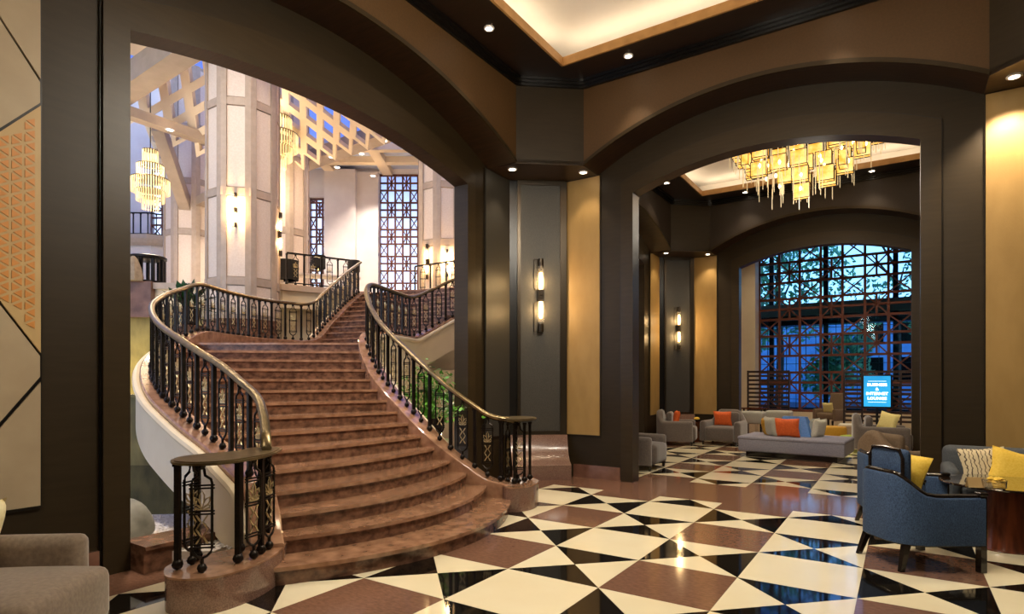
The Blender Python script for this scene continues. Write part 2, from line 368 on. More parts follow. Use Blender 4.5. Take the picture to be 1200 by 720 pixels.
def hall(dy, n):
    Yw = 8.305+dy; mx = lambda x: -3.12-x
    y0 = .3 if n == 0 else 8.47
    arch_wall('wall_back' if n == 0 else 'wall_far', 'Y', Yw, -1, (-4.42, 1.30), (-3.50, .385), (-3.31, .19), (-3.884, .764), (.33, .43, .62))
    arch_wall('wall_left' if n == 0 else 'wall_left_far', 'X', -5.15, 1, (y0, 7.72+dy), (2.05+dy, 6.79+dy), (2.24+dy, 6.61+dy), (1.69+dy, 7.15+dy), (.27, .45, .62))
    # chamfered corners, left and right
    T, Ln = corner([(-5.15,7.72+dy),(-4.42,8.305+dy),(-5.15,8.305+dy)], [(-4.665,7.15+dy),(-3.884,7.80+dy),(-3.884,8.305+dy),(-5.15,8.305+dy),(-5.15,7.15+dy)], (-5.15,7.72+dy), (-4.42,8.305+dy))
    apron((-5.15,7.72+dy), (-4.42,8.305+dy))
    corner([(mx(-4.42),8.305+dy),(mx(-5.15),7.72+dy),(mx(-5.15),8.305+dy)], [(mx(-3.884),7.80+dy),(mx(-4.665),7.15+dy),(mx(-5.15),7.15+dy),(mx(-5.15),8.305+dy),(mx(-3.884),8.305+dy)], (mx(-4.42),8.305+dy), (mx(-5.15),7.72+dy))
    # silk panels on the arch wall, pewter panel on the left wall
    for a, b in ((-4.41,-3.85),(.78,1.29)):
        mb = MB(); mb.box(a-.012, b+.012, Yw-.022, Yw, .655, ZS-.01); fr = S(trim_name(), mb, M['metal_edge'])
        mb = MB(); mb.box(a, b, Yw-.036, Yw-.02, .667, ZS-.02); S('silk_panel', mb, M['yellow'], fr)
    mb = MB(); mb.box(-5.15, -5.13, 7.05+dy, 7.70+dy, .655, ZS-.01); fr = S(trim_name(), mb, M['metal_edge'])
    mb = MB(); mb.box(-5.14, -5.115, 7.062+dy, 7.69+dy, .667, ZS-.02); S('wall_panel', mb, M['grey_panel'] if n == 0 else M['yellow'], fr)
    # stone skirting
    mb = MB(); mb.box(-4.3, -3.515, Yw-.03, Yw, 0, .2); S('baseboard_back' if n == 0 else 'baseboard_far', mb, M['marble'])
    mb = MB(); mb.box(.40, 1.3, Yw-.03, Yw, 0, .2); S('baseboard_right' if n == 0 else 'baseboard_far_right', mb, M['marble'])
    if n == 0:
        mb = MB(); mb.box(-5.15, -5.12, .3, 2.03, 0, .2); S('baseboard_left', mb, M['marble'])
    # ceiling: dark soffit ring, gilded lip, lit cove, raised field
    X0, X1, Y0, Y1 = -3.93, .81, 1.6+dy, 7.22+dy
    mb = MB(); z0, z1 = ZT, ZT+.1
    yn = .0 if n == 0 else 8.3
    mb.box(-5.32, X0, yn, Yw+.1, z0, z1); mb.box(X1, 2.2, yn, Yw+.1, z0, z1); mb.box(X0, X1, yn, Y0, z0, z1); mb.box(X0, X1, Y1, Yw+.1, z0, z1)
    ce = S('ceiling' if n == 0 else 'ceiling_far', mb, M['ceil_dark'])
    mb = MB(); t = .03
    for a in ((X0,X0+t,Y0,Y1),(X1-t,X1,Y0,Y1),(X0,X1,Y0,Y0+t),(X0,X1,Y1-t,Y1)): mb.box(*a, z0-.004, z1+.012)
    S('cove_lip', mb, M['cove_gold'], ce)
    mb = MB(); g = .5; zz = z1+.3
    mb.box(X0-g, X1+g, Y0-g, Y1+g, zz, zz+.06)
    for a in ((X0-g-.05,X0-g,Y0-g,Y1+g),(X1+g,X1+g+.05,Y0-g,Y1+g),(X0-g,X1+g,Y0-g-.05,Y0-g),(X0-g,X1+g,Y1+g,Y1+g+.05)): mb.box(*a, z1, zz+.06)
    S('raised_ceiling', mb, M['ceil_white'], ce)
    for i, a in enumerate(((X0-.2,X0-.12,Y0,Y1),(X1+.12,X1+.2,Y0,Y1),(X0,X1,Y0-.2,Y0-.12),(X0,X1,Y1+.12,Y1+.2))):
        mb = MB(); mb.box(*a, z1+.005, z1+.03); S('cove_strip', mb, M['cove_light'], ce)
    mb = MB(); sec = [(0,0),(.13,0),(.13,-.03),(.09,-.03),(.09,-.06),(.045,-.06),(.045,-.09),(0,-.09)]
    mb.sweep([(-4.665,.9+dy,ZT),(-4.665,7.1+dy,ZT),(-4.6,7.21+dy,ZT),(-3.95,7.75+dy,ZT),(-3.83,7.80+dy,ZT),(.71,7.80+dy,ZT),(.83,7.75+dy,ZT),(1.48,7.21+dy,ZT),(1.545,7.1+dy,ZT),(1.545,.9+dy,ZT)], sec)
    S(trim_name(), mb, M['black'])
    return T, Ln
T0, LN0 = hall(0, 0); T1, LN1 = hall(6.87, 1)
# plain enclosing walls
mb = MB(); mb.box(2.03, 2.2, -4.6, 15.2, 0, 6); S('wall_right', mb, M['bronze'])
mb = MB(); mb.box(-5.32, 2.2, -4.8, -4.6, 0, 6); S('wall_behind', mb, M['bronze'])
mb = MB(); mb.box(-5.32, -5.15, -4.6, .3, 0, 6); S('wall_left_near', mb, M['bronze'])
mb = MB(); mb.box(-5.32, 2.2, -4.6, 0, 5.87, 5.97); S('ceiling_near', mb, M['ceil_white'])
# art panel of leather lozenges on the left wall
mb = MB(); mb.box(-5.15, -5.13, .98, 1.67, .59, 4.62); art = S(trim_name(), mb, M['black'])
def inset(poly, d):
    c = Vector((sum(p[0] for p in poly)/len(poly), sum(p[1] for p in poly)/len(poly)))
    return [tuple(Vector(p)+(c-Vector(p)).normalized()*d) for p in poly]
tri_zone = [(1.0,2.70),(1.66,3.47),(1.66,1.695)]
for nm, pl, m in (('leather_panel', [(1.0,4.6),(1.66,4.6),(1.66,3.65),(1.02,4.58)], 'art_beige'), ('leather_panel', [(1.0,4.6),(1.66,3.63),(1.66,3.48),(1.0,2.72)], 'art_beige'),
                  ('gold_panel', tri_zone, 'art_gold'), ('leather_panel', [(1.0,2.68),(1.66,1.68),(1.66,1.53),(1.0,.62)], 'art_beige'), ('leather_panel', [(1.02,.61),(1.66,1.50),(1.66,.61)], 'art_beige')):
    mb = MB(); n = len(pl); q = inset(pl, .006)
    mb.add([(-5.131,y,z) for y,z in q]+[(-5.112,y,z) for y,z in q], [tuple(range(n)), tuple(range(n,2*n))]+[(i,(i+1)%n,n+(i+1)%n,n+i) for i in range(n)])
    S(nm, mb, M[m], art)
mb = MB(); s = .084; h = s*.866
for k in range(0, 16):
    for r in range(0, 64):
        cy = 1.012+k*h; cz = 1.69+r*s/2; w_ = s*.31; sgn = 1 if (r+k) % 2 == 0 else -1
        g_ = .66; c_ = cy-sgn*h/6; a = [(c_-sgn*g_*h/3,cz-s*g_/2),(c_-sgn*g_*h/3,cz+s*g_/2),(c_+sgn*g_*2*h/3,cz)]
        if all(y < 1.652 and z < 3.47-1.167*(1.66-y)-.02 and z > 1.695+1.523*(1.66-y)+.02 for y, z in a):
            mb.add([(-5.1115,y,z) for y,z in a]+[(-5.108,y,z) for y,z in a], [(0,1,2),(3,4,5),(0,1,4,3),(1,2,5,4),(2,0,3,5)])
o = S('triangle_inlay', mb, M['art_orange'], art); o['kind'] = 'stuff'

# floor: stone border slabs and the lozenge pattern, each stone a piece of its own
mb = MB(); mb.box(-5.32, 2.2, -4.8, 24.5, -.2, -.005); floor = S('floor', mb, M['grout'])
TX, TY, TP = -1.0425, 5.4995, .7906
def clip(poly, x0, x1, y0, y1):
    for ax, lim, sg in ((0,x0,1),(0,x1,-1),(1,y0,1),(1,y1,-1)):
        out = []
        for i, p in enumerate(poly):
            q = poly[(i+1) % len(poly)]; a = (p[ax]-lim)*sg; b = (q[ax]-lim)*sg
            if a >= 0: out.append(p)
            if a*b < 0: t = a/(a-b); out.append((lerp(p[0],q[0],t), lerp(p[1],q[1],t)))
        poly = out
        if not poly: return []
    return poly
def parea(p): return abs(sum(p[i][0]*p[(i+1)%len(p)][1]-p[(i+1)%len(p)][0]*p[i][1] for i in range(len(p))))/2
tiles = []
def field(x0, x1, y0, y1, oy):
    for i in range(-8, 5):
        for j in range(-8, 11):
            a, b = TX+i*TP, TX+(i+1)*TP; c, d = oy+j*TP, oy+(j+1)*TP; m = ((a+b)/2, (c+d)/2)
            brown = i % 2 == 1
            if (i+j) % 2: L = [([(a,c),(b,c),(b,d),(a,d)], 't_brown' if brown else 't_cream')]
            else:
                tb, lr = ('t_cream', 't_black') if brown else ('t_black', 't_cream')
                L = [([(a,c),(b,c),m], tb), ([(b,d),(a,d),m], tb), ([(b,c),(b,d),m], lr), ([(a,d),(a,c),m], lr)]
            for p, k in L:
                q = clip(p, x0, x1, y0, y1)
                if len(q) > 2 and parea(q) > .004: tiles.append((q, k))
B0 = (TX-4.5*TP, TX+3.5*TP, 1.2, TY+2.5*TP); OY2 = 8.78-.5*TP
B1 = (TX-4.5*TP, TX+3.5*TP, 8.78, 8.78+8*TP)
field(*B0, TY); field(*B1, OY2)
def slabs(x0, x1, y0, y1, n, ax):
    for i in range(n):
        a, b = i/n, (i+1)/n
        r = (lerp(x0,x1,a), lerp(x0,x1,b), y0, y1) if ax == 0 else (x0, x1, lerp(y0,y1,a), lerp(y0,y1,b))
        tiles.append(([(r[0],r[2]),(r[1],r[2]),(r[1],r[3]),(r[0],r[3])], 't_brown'))
slabs(-5.15, 2.03, B0[3], B1[2], 6, 0); slabs(-5.15, B0[0], 1.2, B0[3], 5, 1); slabs(B0[1], 2.03, 1.2, B0[3], 5, 1)
slabs(-5.15, B1[0], B1[2], B1[3], 5, 1); slabs(B1[1], 2.03, B1[2], B1[3], 5, 1); slabs(-5.15, 2.03, B1[3], 16.4, 6, 0)
slabs(-5.15, 2.03, 16.4, 24.4, 6, 0); slabs(-5.15, 2.03, -4.5, 1.2, 6, 0)
def vis(p):                                              # how large a stone shows: area over squared distance, if within the view
    x = sum(q[0] for q in p)/len(p); y = sum(q[1] for q in p)/len(p); D = -SN*x+CS*y; L = CS*x+SN*y
    return parea(p)/max(D, .5)**3 if D > 2.5 and abs(L) < .95*D else 0
tiles.sort(key=lambda t: -vis(t[0]))
def tile_mb(mb, p, mi=0):
    c = (sum(q[0] for q in p)/len(p), sum(q[1] for q in p)/len(p)); q = []
    for i in range(len(p)):                              # shrink by the joint
        v = Vector(p[i]); d = Vector(c)-v; q.append(tuple(v+d.normalized()*min(.0022, d.length*.2)))
    mb.prism(q, -.02, 0, mi)
for k, (p, m) in enumerate(tiles[:296]):
    mb = MB(); tile_mb(mb, p); mb.build('floor_tile', M[m], floor)
mb = MB(); ks = ['t_cream', 't_black', 't_brown']
for p, m in tiles[296:]: tile_mb(mb, p, ks.index(m))
o = mb.build('floor_tiles_beyond', [M[k] for k in ks], floor); o['kind'] = 'stuff'
# ------------------------------------------------------------------ the curved staircase (worked out in the atrium's axes, turned by ATR)
R_ = .139
LK = {2:(-1.90,4.55),3:(-1.99,4.72),4:(-2.12,4.90),5:(-2.35,5.08),6:(-2.62,5.30),7:(-2.96,5.55),8:(-3.31,5.85),9:(-3.67,6.2),10:(-4.0,6.6),11:(-4.31,7.05),12:(-4.57,7.5),13:(-4.79,8.0),14:(-4.92,8.45),15:(-4.98,8.92)}
RK = {1:(-.01,6.865),2:(-.29,6.90),3:(-.524,6.96),4:(-.738,7.03),5:(-.938,7.12),6:(-1.121,7.24),7:(-1.301,7.40),8:(-1.47,7.58),9:(-1.645,7.76),10:(-1.81,7.96),11:(-1.965,8.18),12:(-2.09,8.42),13:(-2.20,8.62),14:(-2.28,8.80),15:(-2.339,8.98)}
ZC = lambda k: R_*k+.07
ZL = 15*R_; Z2 = 3.72
def offs(P, d):                                          # shift a plan line to its right
    out = []
    for i, p in enumerate(P):
        a = Vector(P[max(i-1,0)]); b = Vector(P[min(i+1,len(P)-1)]); t = (b-a); t.z = 0; t.normalize()
        out.append(Vector(p)+Vector((t.y,-t.x,0))*d)
    return out
left_flight = [(*LK[k], ZC(k)) for k in range(2, 16)]
left_land = [(-4.97,9.4,2.30),(-4.95,10.2,2.31),(-4.80,11.2,2.32),(-4.5,11.8,2.33),(-4.12,12.1,2.36)]
left_up = [(-4.06,13.0,2.80),(-3.98,14.1,3.34),(-3.9,15.2,3.82)]
LP = cr([(-1.84,4.43,.27)]+left_flight+left_land+left_up, 5)
rin = [(*RK[k], ZC(k)) for k in range(1, 16)]; rin[0] = (*RK[1], .285)
right_land = [(-2.22,9.3,2.28),(-2.13,9.9,2.31),(-2.0,10.6,2.32),(-1.86,11.1,2.34)]
right_up = [(-1.55,11.5,2.55),(-1.15,11.82,2.80),(-.4,12.3,3.15),(.35,12.75,3.5),(1.05,13.15,3.84)]
RP = cr([tuple(p) for p in offs(rin, .12)]+right_land+right_up, 5)
def at_y(P, i5): return P[i5]
stair = thing('staircase', 'wide curved marble staircase sweeping up from the lobby floor through the left arch', 'staircase', W(-1.0, 5.9))
def part(mb, name, m, par, smooth=False, label=None): return mb.xf(ATR).build(name, m, par, smooth, label)
Lin = offs(LP, .12)                                      # inner edge of the left kerb; span i starts at index 5*i
def left_end(k): return Vector((-1.72,4.29,0)) if k == 1 else Lin[5*(k-1)]
def right_end(k): return Vector((*RK[k], 0))
SAG = {1:.52,2:.39,3:.29,4:.22,5:.16,6:.12,7:.09,8:.06,9:.04,10:.02}
def nosing(k, back=0, n=16):
    a = left_end(k).copy(); b = right_end(k).copy(); a.z = b.z = 0; d = b-a; nn = Vector((d.y,-d.x,0)).normalized()
    return [(lambda p: (p.x, p.y))(a+d*t+nn*(SAG.get(k,0)*(1-(2*t-1)**2)-back)) for t in [lerp(-.03, 1.03, i/n) for i in range(n+1)]]
for k in range(1, 16):
    z = R_*k
    fr = nosing(k)
    bk = nosing(k+1, .06) if k < 15 else [(x-.0, y+.25) for x, y in nosing(15)]
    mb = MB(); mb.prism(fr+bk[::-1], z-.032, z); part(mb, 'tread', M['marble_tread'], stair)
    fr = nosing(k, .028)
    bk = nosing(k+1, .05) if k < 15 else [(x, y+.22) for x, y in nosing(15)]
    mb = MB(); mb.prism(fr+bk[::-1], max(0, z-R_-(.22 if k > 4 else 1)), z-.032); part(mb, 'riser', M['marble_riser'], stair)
# landing
nL = [i for i in range(len(LP)) if LP[i].y >= 8.9 and i >= 65]; land_l = [(LP[i].x, LP[i].y) for i in range(70, 96)]
land_r = [(RP[i].x, RP[i].y) for i in range(70, 91)]
mb = MB(); mb.prism([(x, y+.18) for x, y in (nosing(15)[0], nosing(15)[-1])][:1]+land_l[2:]+[(-3.0,11.75)]+land_r[::-1][:-2]+[(nosing(15)[-1][0], nosing(15)[-1][1]+.18)], ZL-.4, ZL-.002); part(mb, 'landing', M['marble_tread'], stair)
# upper flight, fanning out to the right
UL = offs(LP, .12)[95:111]; UR = offs(RP, -.12)[90:116]
def along(P, t): f = t*(len(P)-1); i = min(int(f), len(P)-2); return P[i].lerp(P[i+1], f-i)
NU = 11; ru = (Z2-ZL)/NU
for k in range(1, NU+1):
    a, b = along(UL, (k-1)/NU), along(UR, (k-1)/NU); c, d = along(UL, min(1,k/NU)), along(UR, min(1,k/NU)); z = ZL+ru*k
    ov = (c-a)*.12; ow = (d-b)*.12
    mb = MB(); mb.prism([(a.x,a.y),(b.x,b.y),(d.x+ow.x,d.y+ow.y),(c.x+ov.x,c.y+ov.y)], z-.03, z); part(mb, 'tread', M['marble_tread'], stair)
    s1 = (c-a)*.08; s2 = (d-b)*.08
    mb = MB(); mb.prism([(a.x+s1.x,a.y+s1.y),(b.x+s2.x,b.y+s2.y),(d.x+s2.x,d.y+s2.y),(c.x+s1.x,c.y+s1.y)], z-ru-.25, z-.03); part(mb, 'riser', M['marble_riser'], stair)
# kerbs: brown marble cap, cream stringer with a roll moulding
def kerb(P, side):
    sg = 1 if side == 'r' else -1
    mb = MB(); mb.sweep(P, [(-.12,-.3),(.12,-.3),(.12,-.012),(.108,0),(-.108,0),(-.12,-.012)]); part(mb, 'kerb_cap', M['marble_tread'], stair)
    a, b = sorted((sg*.118, sg*.16)); Q = P[6:]
    mb = MB(); mb.sweep(Q, [(a,-.62),(b,-.62),(b,-.06),(a,-.06)]); part(mb, 'stringer', M['cream_wall'], stair, True)
    mb = MB(); ct = sg*.155; mb.sweep(Q, [(ct+.042*math.cos(t*PI/4), -.075+.042*math.sin(t*PI/4)) for t in range(8)]); part(mb, 'roll_moulding', M['cream_wall'], stair, True)
kerb(LP, 'l'); kerb(RP, 'r')
a = offs(LP, -.15)[6:71]; b = offs(RP, .15)[3:71]; mb = MB(); n = 40; vs = []
for i in range(n+1):
    p = along(a, i/n); q = along(b, i/n); vs += [(p.x,p.y,max(.02,p.z-.62)), (q.x,q.y,max(.02,q.z-.62)), (q.x,q.y,max(.03,q.z-.56)), (p.x,p.y,max(.03,p.z-.56))]
fs = []
for i in range(n):
    for k in range(4): fs.append((4*i+k, 4*i+(k+1)%4, 4*i+4+(k+1)%4, 4*i+4+k))
mb.add(vs, fs); part(mb, 'soffit', M['cream_wall'], stair, True)
pl_left = [(-2.31,3.92),(-2.24,3.82),(-2.15,3.775),(-2.05,3.765),(-1.93,3.80),(-1.84,3.90),(-1.77,4.06),(-1.735,4.24),(-1.735,4.42),(-1.77,4.62),(-1.85,4.78),(-2.06,4.72),(-2.06,4.52),(-2.14,4.38),(-2.27,4.25),(-2.34,4.12),(-2.345,4.0)]
pl_right = [(-.07,6.75),(.06,6.745),(.18,6.82),(.27,6.96),(.315,7.12),(.31,7.3),(.2,7.45),(0,7.47),(-.2,7.3),(-.3,7.1),(-.12,6.9)]
def plinth(poly, h):
    P = [Vector((*p,0)) for p in poly]; P = cr(P+[P[0]], 3)[:-1]; mb = MB(); mb.prism([(p.x,p.y) for p in P], 0, h); 
    part(mb, 'plinth', M['granite'], stair, True)
    c = sum(P, Vector())/len(P); q = [c+(p-c)*1.012 for p in P]
    mb = MB(); mb.prism([(p.x,p.y) for p in q], h, h+.014); part(mb, 'plinth_cap', M['marble_tread'], stair, True)
plinth(pl_left, .225); plinth(pl_right, .27)

# ------------------------------------------------------------------ wrought-iron railings: posts and scrolled panels on shared meshes
HR = .74
def post_mesh():
    mb = MB(); mb.box(-.017,.017,-.017,.017,.03,HR-.02)
    mb.lathe([(.01,0),(.03,.012),(.038,.034),(.03,.056),(.02,.066),(.02,.075)], n=8)
    mb.box(-.024,.024,-.024,.024,HR-.05,HR-.02); return mb
def scroll_mesh():
    mb = MB(); mb.lathe([(.008,0),(.026,.012),(.033,.032),(.024,.052),(.012,.062)], n=8)
    mb.tube([(0,0,.05),(0,0,.10)], .012, 6)
    for s in (-1, 1):
        mb.tube([(0,0,.095),(s*.03,0,.108),(s*.055,0,.135),(s*.062,0,.16),(s*.062,0,.59),(s*.055,0,.615),(s*.02,0,.64),(s*.014,0,.68),(0,0,.705)], .0095, 5)
    mb.tube([(0,0,.70),(0,0,HR-.02)], .013, 6); mb.lathe([(.012,.68),(.022,.695),(.022,.71),(.012,.72)], n=8)
    for z in (.165,.185,.385,.405,.555,.575): mb.bar((-.078,0,z),(.078,0,z),.01,.01)
    return mb
def gilt_mesh():
    mb = MB()
    for s in (-1, 1):
        mb.tube([(s*(.021+.015*math.cos(t*PI*2/4)), 0, .19+t*.19/8) for t in range(9)], .0065, 4)
    for a in (-62,-30,0,30,62):
        t = math.radians(a); d = Vector((math.sin(t),0,math.cos(t))); p = Vector((math.cos(t),0,-math.sin(t))); o = Vector((0,0,.415)); l = .125 if a == 0 else .095 if abs(a) == 30 else .055
        mb.tube([o, o+d*l*.4+p*.012, o+d*l*.75+p*.014, o+d*l, o+d*l*.75-p*.014, o+d*l*.4-p*.012], 0.0055, 4, closed=True)
    mb.tube([(-.04,0,.43),(-.015,0,.415),(.015,0,.415),(.04,0,.43)], .0045, 4)
    return mb
_pm = post_mesh().build('baluster_post', M['iron'], smooth=True); _sm = scroll_mesh().build('scroll_panel', M['iron'], smooth=True); _gm = gilt_mesh().build('gilt_scroll', M['gilt'], smooth=True)
for o in (_pm, _sm, _gm): COL.objects.unlink(o)
def bal(par, p, rz, scroll):
    q = gm(par).inverted()@Vector(p)
    if scroll:
        s = inst(_sm, 'scroll_panel', par, q, rz); inst(_gm, 'gilt_scroll', s, (0,0,0))
    else: inst(_pm, 'baluster_post', par, q, rz)
RAILSEC = [(-.036,-.004),(-.03,-.016),(.03,-.016),(.036,-.004),(.036,.012),(.028,.026),(.012,.034),(-.012,.034),(-.028,.026),(-.036,.012)]
UNDER = [(-.016,-.03),(.016,-.03),(.016,-.016),(-.016,-.016)]
def rail_run(par, P, first=.1, step=.158, start_scroll=False, z0=0, hr=HR, skip=0):
    """P in the atrium's axes: kerb tops; builds handrail and its balusters"""
    top = [Vector((p.x,p.y,p.z+hr)) for p in P]
    mb = MB(); mb.sweep(top, RAILSEC); part(mb, 'handrail', M['brass'], par, True)
    mb = MB(); mb.sweep(top, UNDER); part(mb, 'rail_bar', M['iron'], par)
    Q = resample(P, step); 
    for i, p in enumerate(Q[:-1]):
        if i < skip: continue
        d = Q[i+1]-p; w = ATR@p
        bal(par, (w.x, w.y, w.z), math.atan2(d.y, d.x)+YAW, (i % 2 == 0) == start_scroll)
def newel(par, poly, z0, h, posts, scrolls):
    P = [Vector((*p,0)) for p in poly]; c = sum(P, Vector())/len(P); P = cr([c+(p-c)*.86 for p in P]+[c+(P[0]-c)*.86], 3)[:-1]
    mb = MB(); pp = [(p.x,p.y) for p in P]; mb.prism(pp, z0+h-.01, z0+h+.018); c2 = [(c.x+(p.x-c.x)*1.06, c.y+(p.y-c.y)*1.06) for p in P]; mb.prism(c2, z0+h-.002, z0+h+.01)
    part(mb, 'newel_cap', M['brass'], par, True)
    for x, y in posts: w = W(x, y, z0); bal(par, w, YAW, False)
    for x, y, r in scrolls: w = W(x, y, z0); bal(par, w, YAW+r, True)
rl = thing('stair_railing', 'left curving iron railing with a brass handrail and oval newel cap, nearest the camera', 'railing', W(-2.05, 4.2, .24))
rail_run(rl, [Vector((-1.86,4.47,.25))]+LP[4:], skip=2)
newel(rl, pl_left, .239, .72, [(-2.24,3.95),(-2.22,4.16),(-2.0,4.34),(-1.90,4.09),(-1.83,4.3),(-1.88,4.55)], [(-2.04,3.88,.2),(-2.2,4.05,1.3),(-1.83,4.18,1.2),(-1.82,4.42,1.4)])
rr = thing('stair_railing', 'right curving iron railing with a small flat newel cap beside the stone corner seat', 'railing', W(.05, 7.1, .28))
rail_run(rr, [Vector((.02,7.02,.28))]+RP[2:], skip=1, start_scroll=True)
newel(rr, pl_right, .284, .76, [(-.12,7.16),(.03,6.98),(.15,7.1),(.22,7.27),(.05,7.35)], [(.08,7.03,.1),(-.05,7.06,1.2)])
FRONT_FILL_P = 150
# ------------------------------------------------------------------ atrium shell (in its own axes)
def SA(name, mb, m, parent=None, smooth=False): return S(name, mb.xf(ATR), m, parent, smooth)
_unit = MB().box(-.5,.5,-.5,.5,-.5,.5)
def unit_mesh(m):
    o = _unit_cache.get(m.name)
    if o is None:
        b = MB(); b.v = list(_unit.v); b.f = list(_unit.f); b.mi = list(_unit.mi); o = b.build('piece', m); COL.objects.unlink(o); _unit_cache[m.name] = o
    return o
_unit_cache = {}
def piece(name, par, m, a, b, w, h, up=(0,0,1)):
    """a straight bar from a to b (world) on a shared unit mesh"""
    a = Vector(a); b = Vector(b); d = b-a; L = d.length; d.normalize(); u = Vector(up)
    if abs(d.dot(u)) > .98: u = Vector((0,1,0)) if abs(d.y) < .9 else Vector((1,0,0))
    r = d.cross(u).normalized(); u2 = r.cross(d)
    Mx = Matrix(((d.x*L,r.x*w,u2.x*h,(a.x+b.x)/2),(d.y*L,r.y*w,u2.y*h,(a.y+b.y)/2),(d.z*L,r.z*w,u2.z*h,(a.z+b.z)/2),(0,0,0,1)))
    o = bpy.data.objects.new(name, unit_mesh(m).data); COL.objects.link(o); o.parent = par
    o.matrix_local = gm(par).inverted()@Mx
    return o
_wn = [0]
def lattice(o, ud, us, zs, first_tall, bw=.05, dp=.06, glass=True, odd=1, gm_='glass'):
    """lattice window: us column lines along ud from o, zs row lines; tall rows carry a cross in odd columns, each pair of low rows a cross in even ones"""
    _wn[0] += 1
    O = Vector(o); U = Vector(ud).normalized(); Nn = Vector((U.y,-U.x,0)); P = lambda u, z, d=0: tuple(O+U*u+Nn*d+Vector((0,0,z)))
    mb = MB(); 
    mb.bar(P(us[0],zs[0]-.04), P(us[-1],zs[0]-.04), dp+.02, .1); mb.bar(P(us[0],zs[-1]+.04), P(us[-1],zs[-1]+.04), dp+.02, .1)
    for u in (us[0]-.02, us[-1]+.02): mb.bar(P(u,zs[0]-.09), P(u,zs[-1]+.09), dp+.02, .1, up=tuple(Nn))
    win = S('window_%d' % _wn[0], mb, M['lattice'])
    for u in us[1:-1]: piece('lattice_upright', win, M['lattice'], P(u,zs[0]), P(u,zs[-1]), dp, bw, tuple(U))
    for z in zs[1:-1]: piece('lattice_rail', win, M['lattice'], P(us[0],z), P(us[-1],z), dp*.9, bw)
    k = 0; tall = first_tall
    while k < len(zs)-1:
        z0 = zs[k]; z1 = zs[k+1] if tall else zs[min(k+2, len(zs)-1)]
        for i in range(len(us)-1):
            a, b = us[i], us[i+1]; x = (i % 2 == odd) if tall else (i % 2 != odd)
            if glass:
                if tall: piece('window_pane', win, M[gm_], P(a,(z0+z1)/2,-.03), P(b,(z0+z1)/2,-.03), .006, z1-z0)
                else:
                    zm = zs[k+1]
                    piece('window_pane', win, M[gm_], P(a,(z0+zm)/2,-.03), P(b,(z0+zm)/2,-.03), .006, zm-z0); piece('window_pane', win, M[gm_], P(a,(zm+z1)/2,-.03), P(b,(zm+z1)/2,-.03), .006, z1-zm)
            if x:
                piece('lattice_brace', win, M['lattice'], P(a,z0,.004), P(b,z1,.004), dp*.6, bw*.55); piece('lattice_brace', win, M['lattice'], P(a,z1,-.004), P(b,z0,-.004), dp*.6, bw*.55)
                if not tall: piece('lattice_mullion', win, M['lattice'], P((a+b)/2,z0), P((a+b)/2,z1), dp*.9, bw*.8, tuple(U))
        k += 1 if tall else 2; tall = not tall
    return win
def zrows(z, n, tall, t=.59, d=.72):
    out = [z]
    for i in range(n):
        if tall: z += t; out.append(z)
        else: out.append(z+d/2); z += d; out.append(z)
        tall = not tall
    return out
DB = 21.0                                                # depth of the rear wall
# rear wall with tall lattice windows: openings W0 (far left, high), W1, W2
ops = [(-12.9,-10.6,6.6,9.4),(-7.22,-6.55,4.0,8.05),(-4.72,-3.1,4.0,8.9)]
HW = 9.45; mb = MB(); mb.box(-16,-8.6,DB,DB+.3,9.44,12); xs = [-16]
for a, b, c, d in ops:
    mb.box(xs[-1], a, DB, DB+.3, 0, HW); mb.box(a, b, DB, DB+.3, 0, c); mb.box(a, b, DB, DB+.3, d, HW); xs.append(b)
mb.box(xs[-1], 7.2, DB, DB+.3, 0, HW); SA('wall_atrium_rear', mb, M['white_wall'])
mb = MB(); mb.box(-6.55,-5.47, DB-.45, DB-.001, 3.72, 8.9); mb.box(-5.47,-4.72, DB-.2, DB-.001, 3.72, 8.9); SA(trim_name(), mb, M['white_wall'])
for i, (a, b, c, d) in enumerate(ops):
    n = (6, 3, 6)[i]; us = [(b-a)*q/n for q in range(n+1)]
    rows = zrows(c+.05, 18, True, .44, .52); rows = [z for z in rows if z < d-.1]
    lattice(W(a, DB+.12, 0), (CS, SN, 0), us, rows+[d-.06], True, .06, .06, odd=0, gm_='clear_pane')
# side walls and the wall below the upper floor
mb = MB(); mb.box(-16.2,-16, -2, DB, 0, 11); SA('wall_atrium_left', mb, M['white_wall'])
mb = MB(); mb.box(-5.7, -5.52, 8.5, 24, 0, 11); S('wall_atrium_right', mb, M['white_wall'])
mb = MB(); mb.box(-5.32,-5.15, -4.6, 8.5, 5.9, 11); S('wall_above_lobby', mb, M['white_wall'])
mb = MB(); mb.prism([(-16,14.6),(-8.0,13.62),(-5.2,14.15),(-4.1,14.75),(-4.0,15.0),(-16,15.0)], 0, 3.2); SA('wall_under_gallery', mb, M['cream_wall'])
mb = MB(); mb.prism([(-8.0,13.56),(-5.2,14.09),(-4.15,14.68),(-4.2,14.75),(-5.2,14.2),(-8.0,13.66)], 2.3, 2.42); SA(trim_name(), mb, M['col_frame'])
